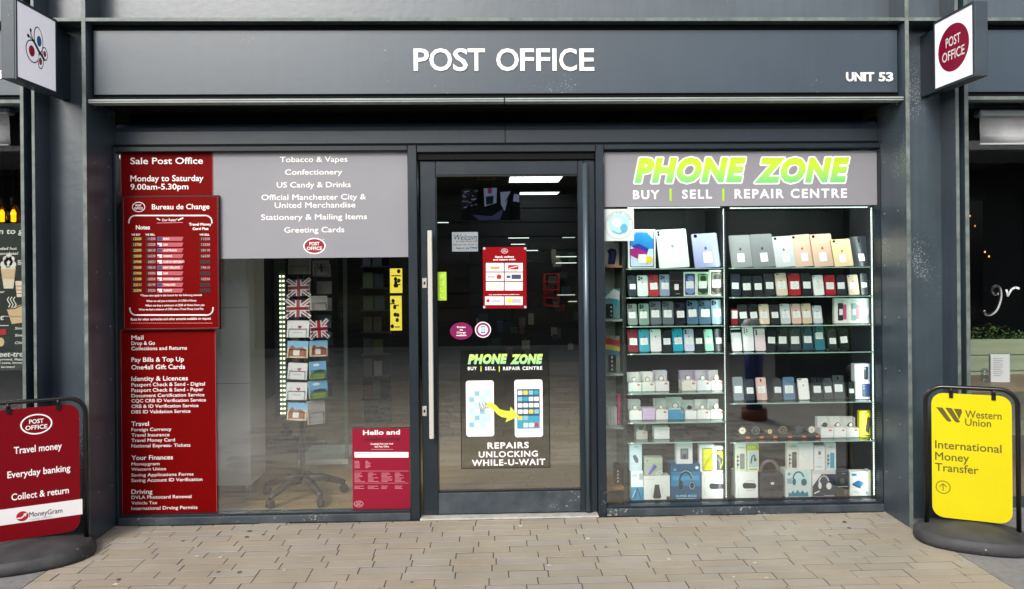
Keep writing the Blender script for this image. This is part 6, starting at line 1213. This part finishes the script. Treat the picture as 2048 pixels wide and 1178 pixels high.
bm = B(); tube(bm, [((u0 + u1) / 2, 2.205, v1 + .05), ((u0 + u1) / 2, 2.205, 2.52)], .003, 5); obj('cord', bm, mat('#8a8050', .5), t)

# ------------------------------------------------------------------ the other side of the square (seen mirrored in the glass)
OY = -9.2
OB = worn('dark_brick', '#1e2022', '#2b2c2d', 4, (.6, .85), .003)
t = thing('opposite_building', 'long dark building across the square, mirrored in the shop glass', 'building', (0, OY, 0))
bm = B(); box(bm, -16, 16, OY - 6, OY, 0, 3.8); obj('wall', bm, OB, t)
bm = B(); box(bm, -16, 16, OY, OY + 1.6, 3.1, 3.35); obj('canopy', bm, mat('#191b1c', .6), t)
for k in range(10):
    x = -14.4 + k * 3.2; bm = B(); box(bm, x - 1.2, x + 1.2, OY + .001, OY + .03, .3, 2.6); wd = obj('window', bm, mat('#0b0e10', .1), t)
    bm = B(); box(bm, x - 1.25, x + 1.25, OY + .001, OY + .06, 2.601, 2.68); obj('frame', bm, mat('#2a2d2f', .5), wd)
for x in (-4.15, -9.5, 6.3): bm = B(); box(bm, x - .2, x + .2, OY + 1.2, OY + 1.6, 0, 3.099); obj('added_pillar', bm, worn('pale_stone', '#8d938a', '#a3a89e', 3), t)  # pillars added to put pale upright shapes into the glass reflections
PO = Plane((0, OY + .05, 0), (-1, 0, 0), (0, 1, 0)); bm = B(); text(bm, PO, 0, 'The GlassRooms', -6.05, -4.35, 2.70, .17, 0, .0); obj('lettering', bm, mat('#e6e6e2', .5, 0, .5), t, label='pale lettering over the windows')
# planter with grasses, and a blue bin sign
px_, py_ = 4.6, -4.9
t = thing('grass_planter', 'planter of long green grasses, mirrored in the phone window', 'planter', (px_, py_, 0))
bm = B(); box(bm, px_ - .9, px_ + .9, py_ - .25, py_ + .25, 0, .42, bev=.01); obj('trough', bm, mat('#2b2e2f', .6), t)
bm = B(); rnd = random.Random(4)
for k in range(700):
    x, y_ = px_ + rnd.uniform(-.88, .88), py_ + rnd.uniform(-.22, .22); a = rnd.uniform(0, 6.28); h = rnd.uniform(.25, .6); o_ = rnd.uniform(.1, .45); s_ = .006
    pts = [Vector((x + math.cos(a) * o_ * q * q, y_ + math.sin(a) * o_ * q * q, .41 + h * (q - .35 * q ** 3))) for q in (0, .35, .7, 1)]; sv = Vector((-math.sin(a), math.cos(a), 0)) * s_
    vv = [(bm.verts.new(p - sv * (1 - i / 3.2)), bm.verts.new(p + sv * (1 - i / 3.2))) for i, p in enumerate(pts)]
    for i in range(3): bm.faces.new((vv[i][0], vv[i][1], vv[i + 1][1], vv[i + 1][0]))
obj('foliage', bm, worn('grass_blade', '#3a5a20', '#7d9a48', 20, (.4, .6), 0), t)
bx, by = 2.52, -2.6
t = thing('tub_sign', 'short blue tub shaped sign with white round top, mirrored in the phone window', 'sign', (bx, by, 0))
bm = B(); lathe(bm, [(.12, 0), (.12, .10)], (bx, by, .001), 20); obj('red_base', bm, mat('#7c2a24', .5), t)
bm = B(); lathe(bm, [(.075, .101), (.095, .8)], (bx, by, .001), 20); obj('blue_body', bm, mat('#1c2a78', .4), t)
bm = B(); lathe(bm, [(.05, .801), (.10, .84), (.115, .90), (.08, .96), (.02, .97)], (bx, by, .001), 20); obj('white_top', bm, mat('#e0dcd8', .4), t, smooth=True)
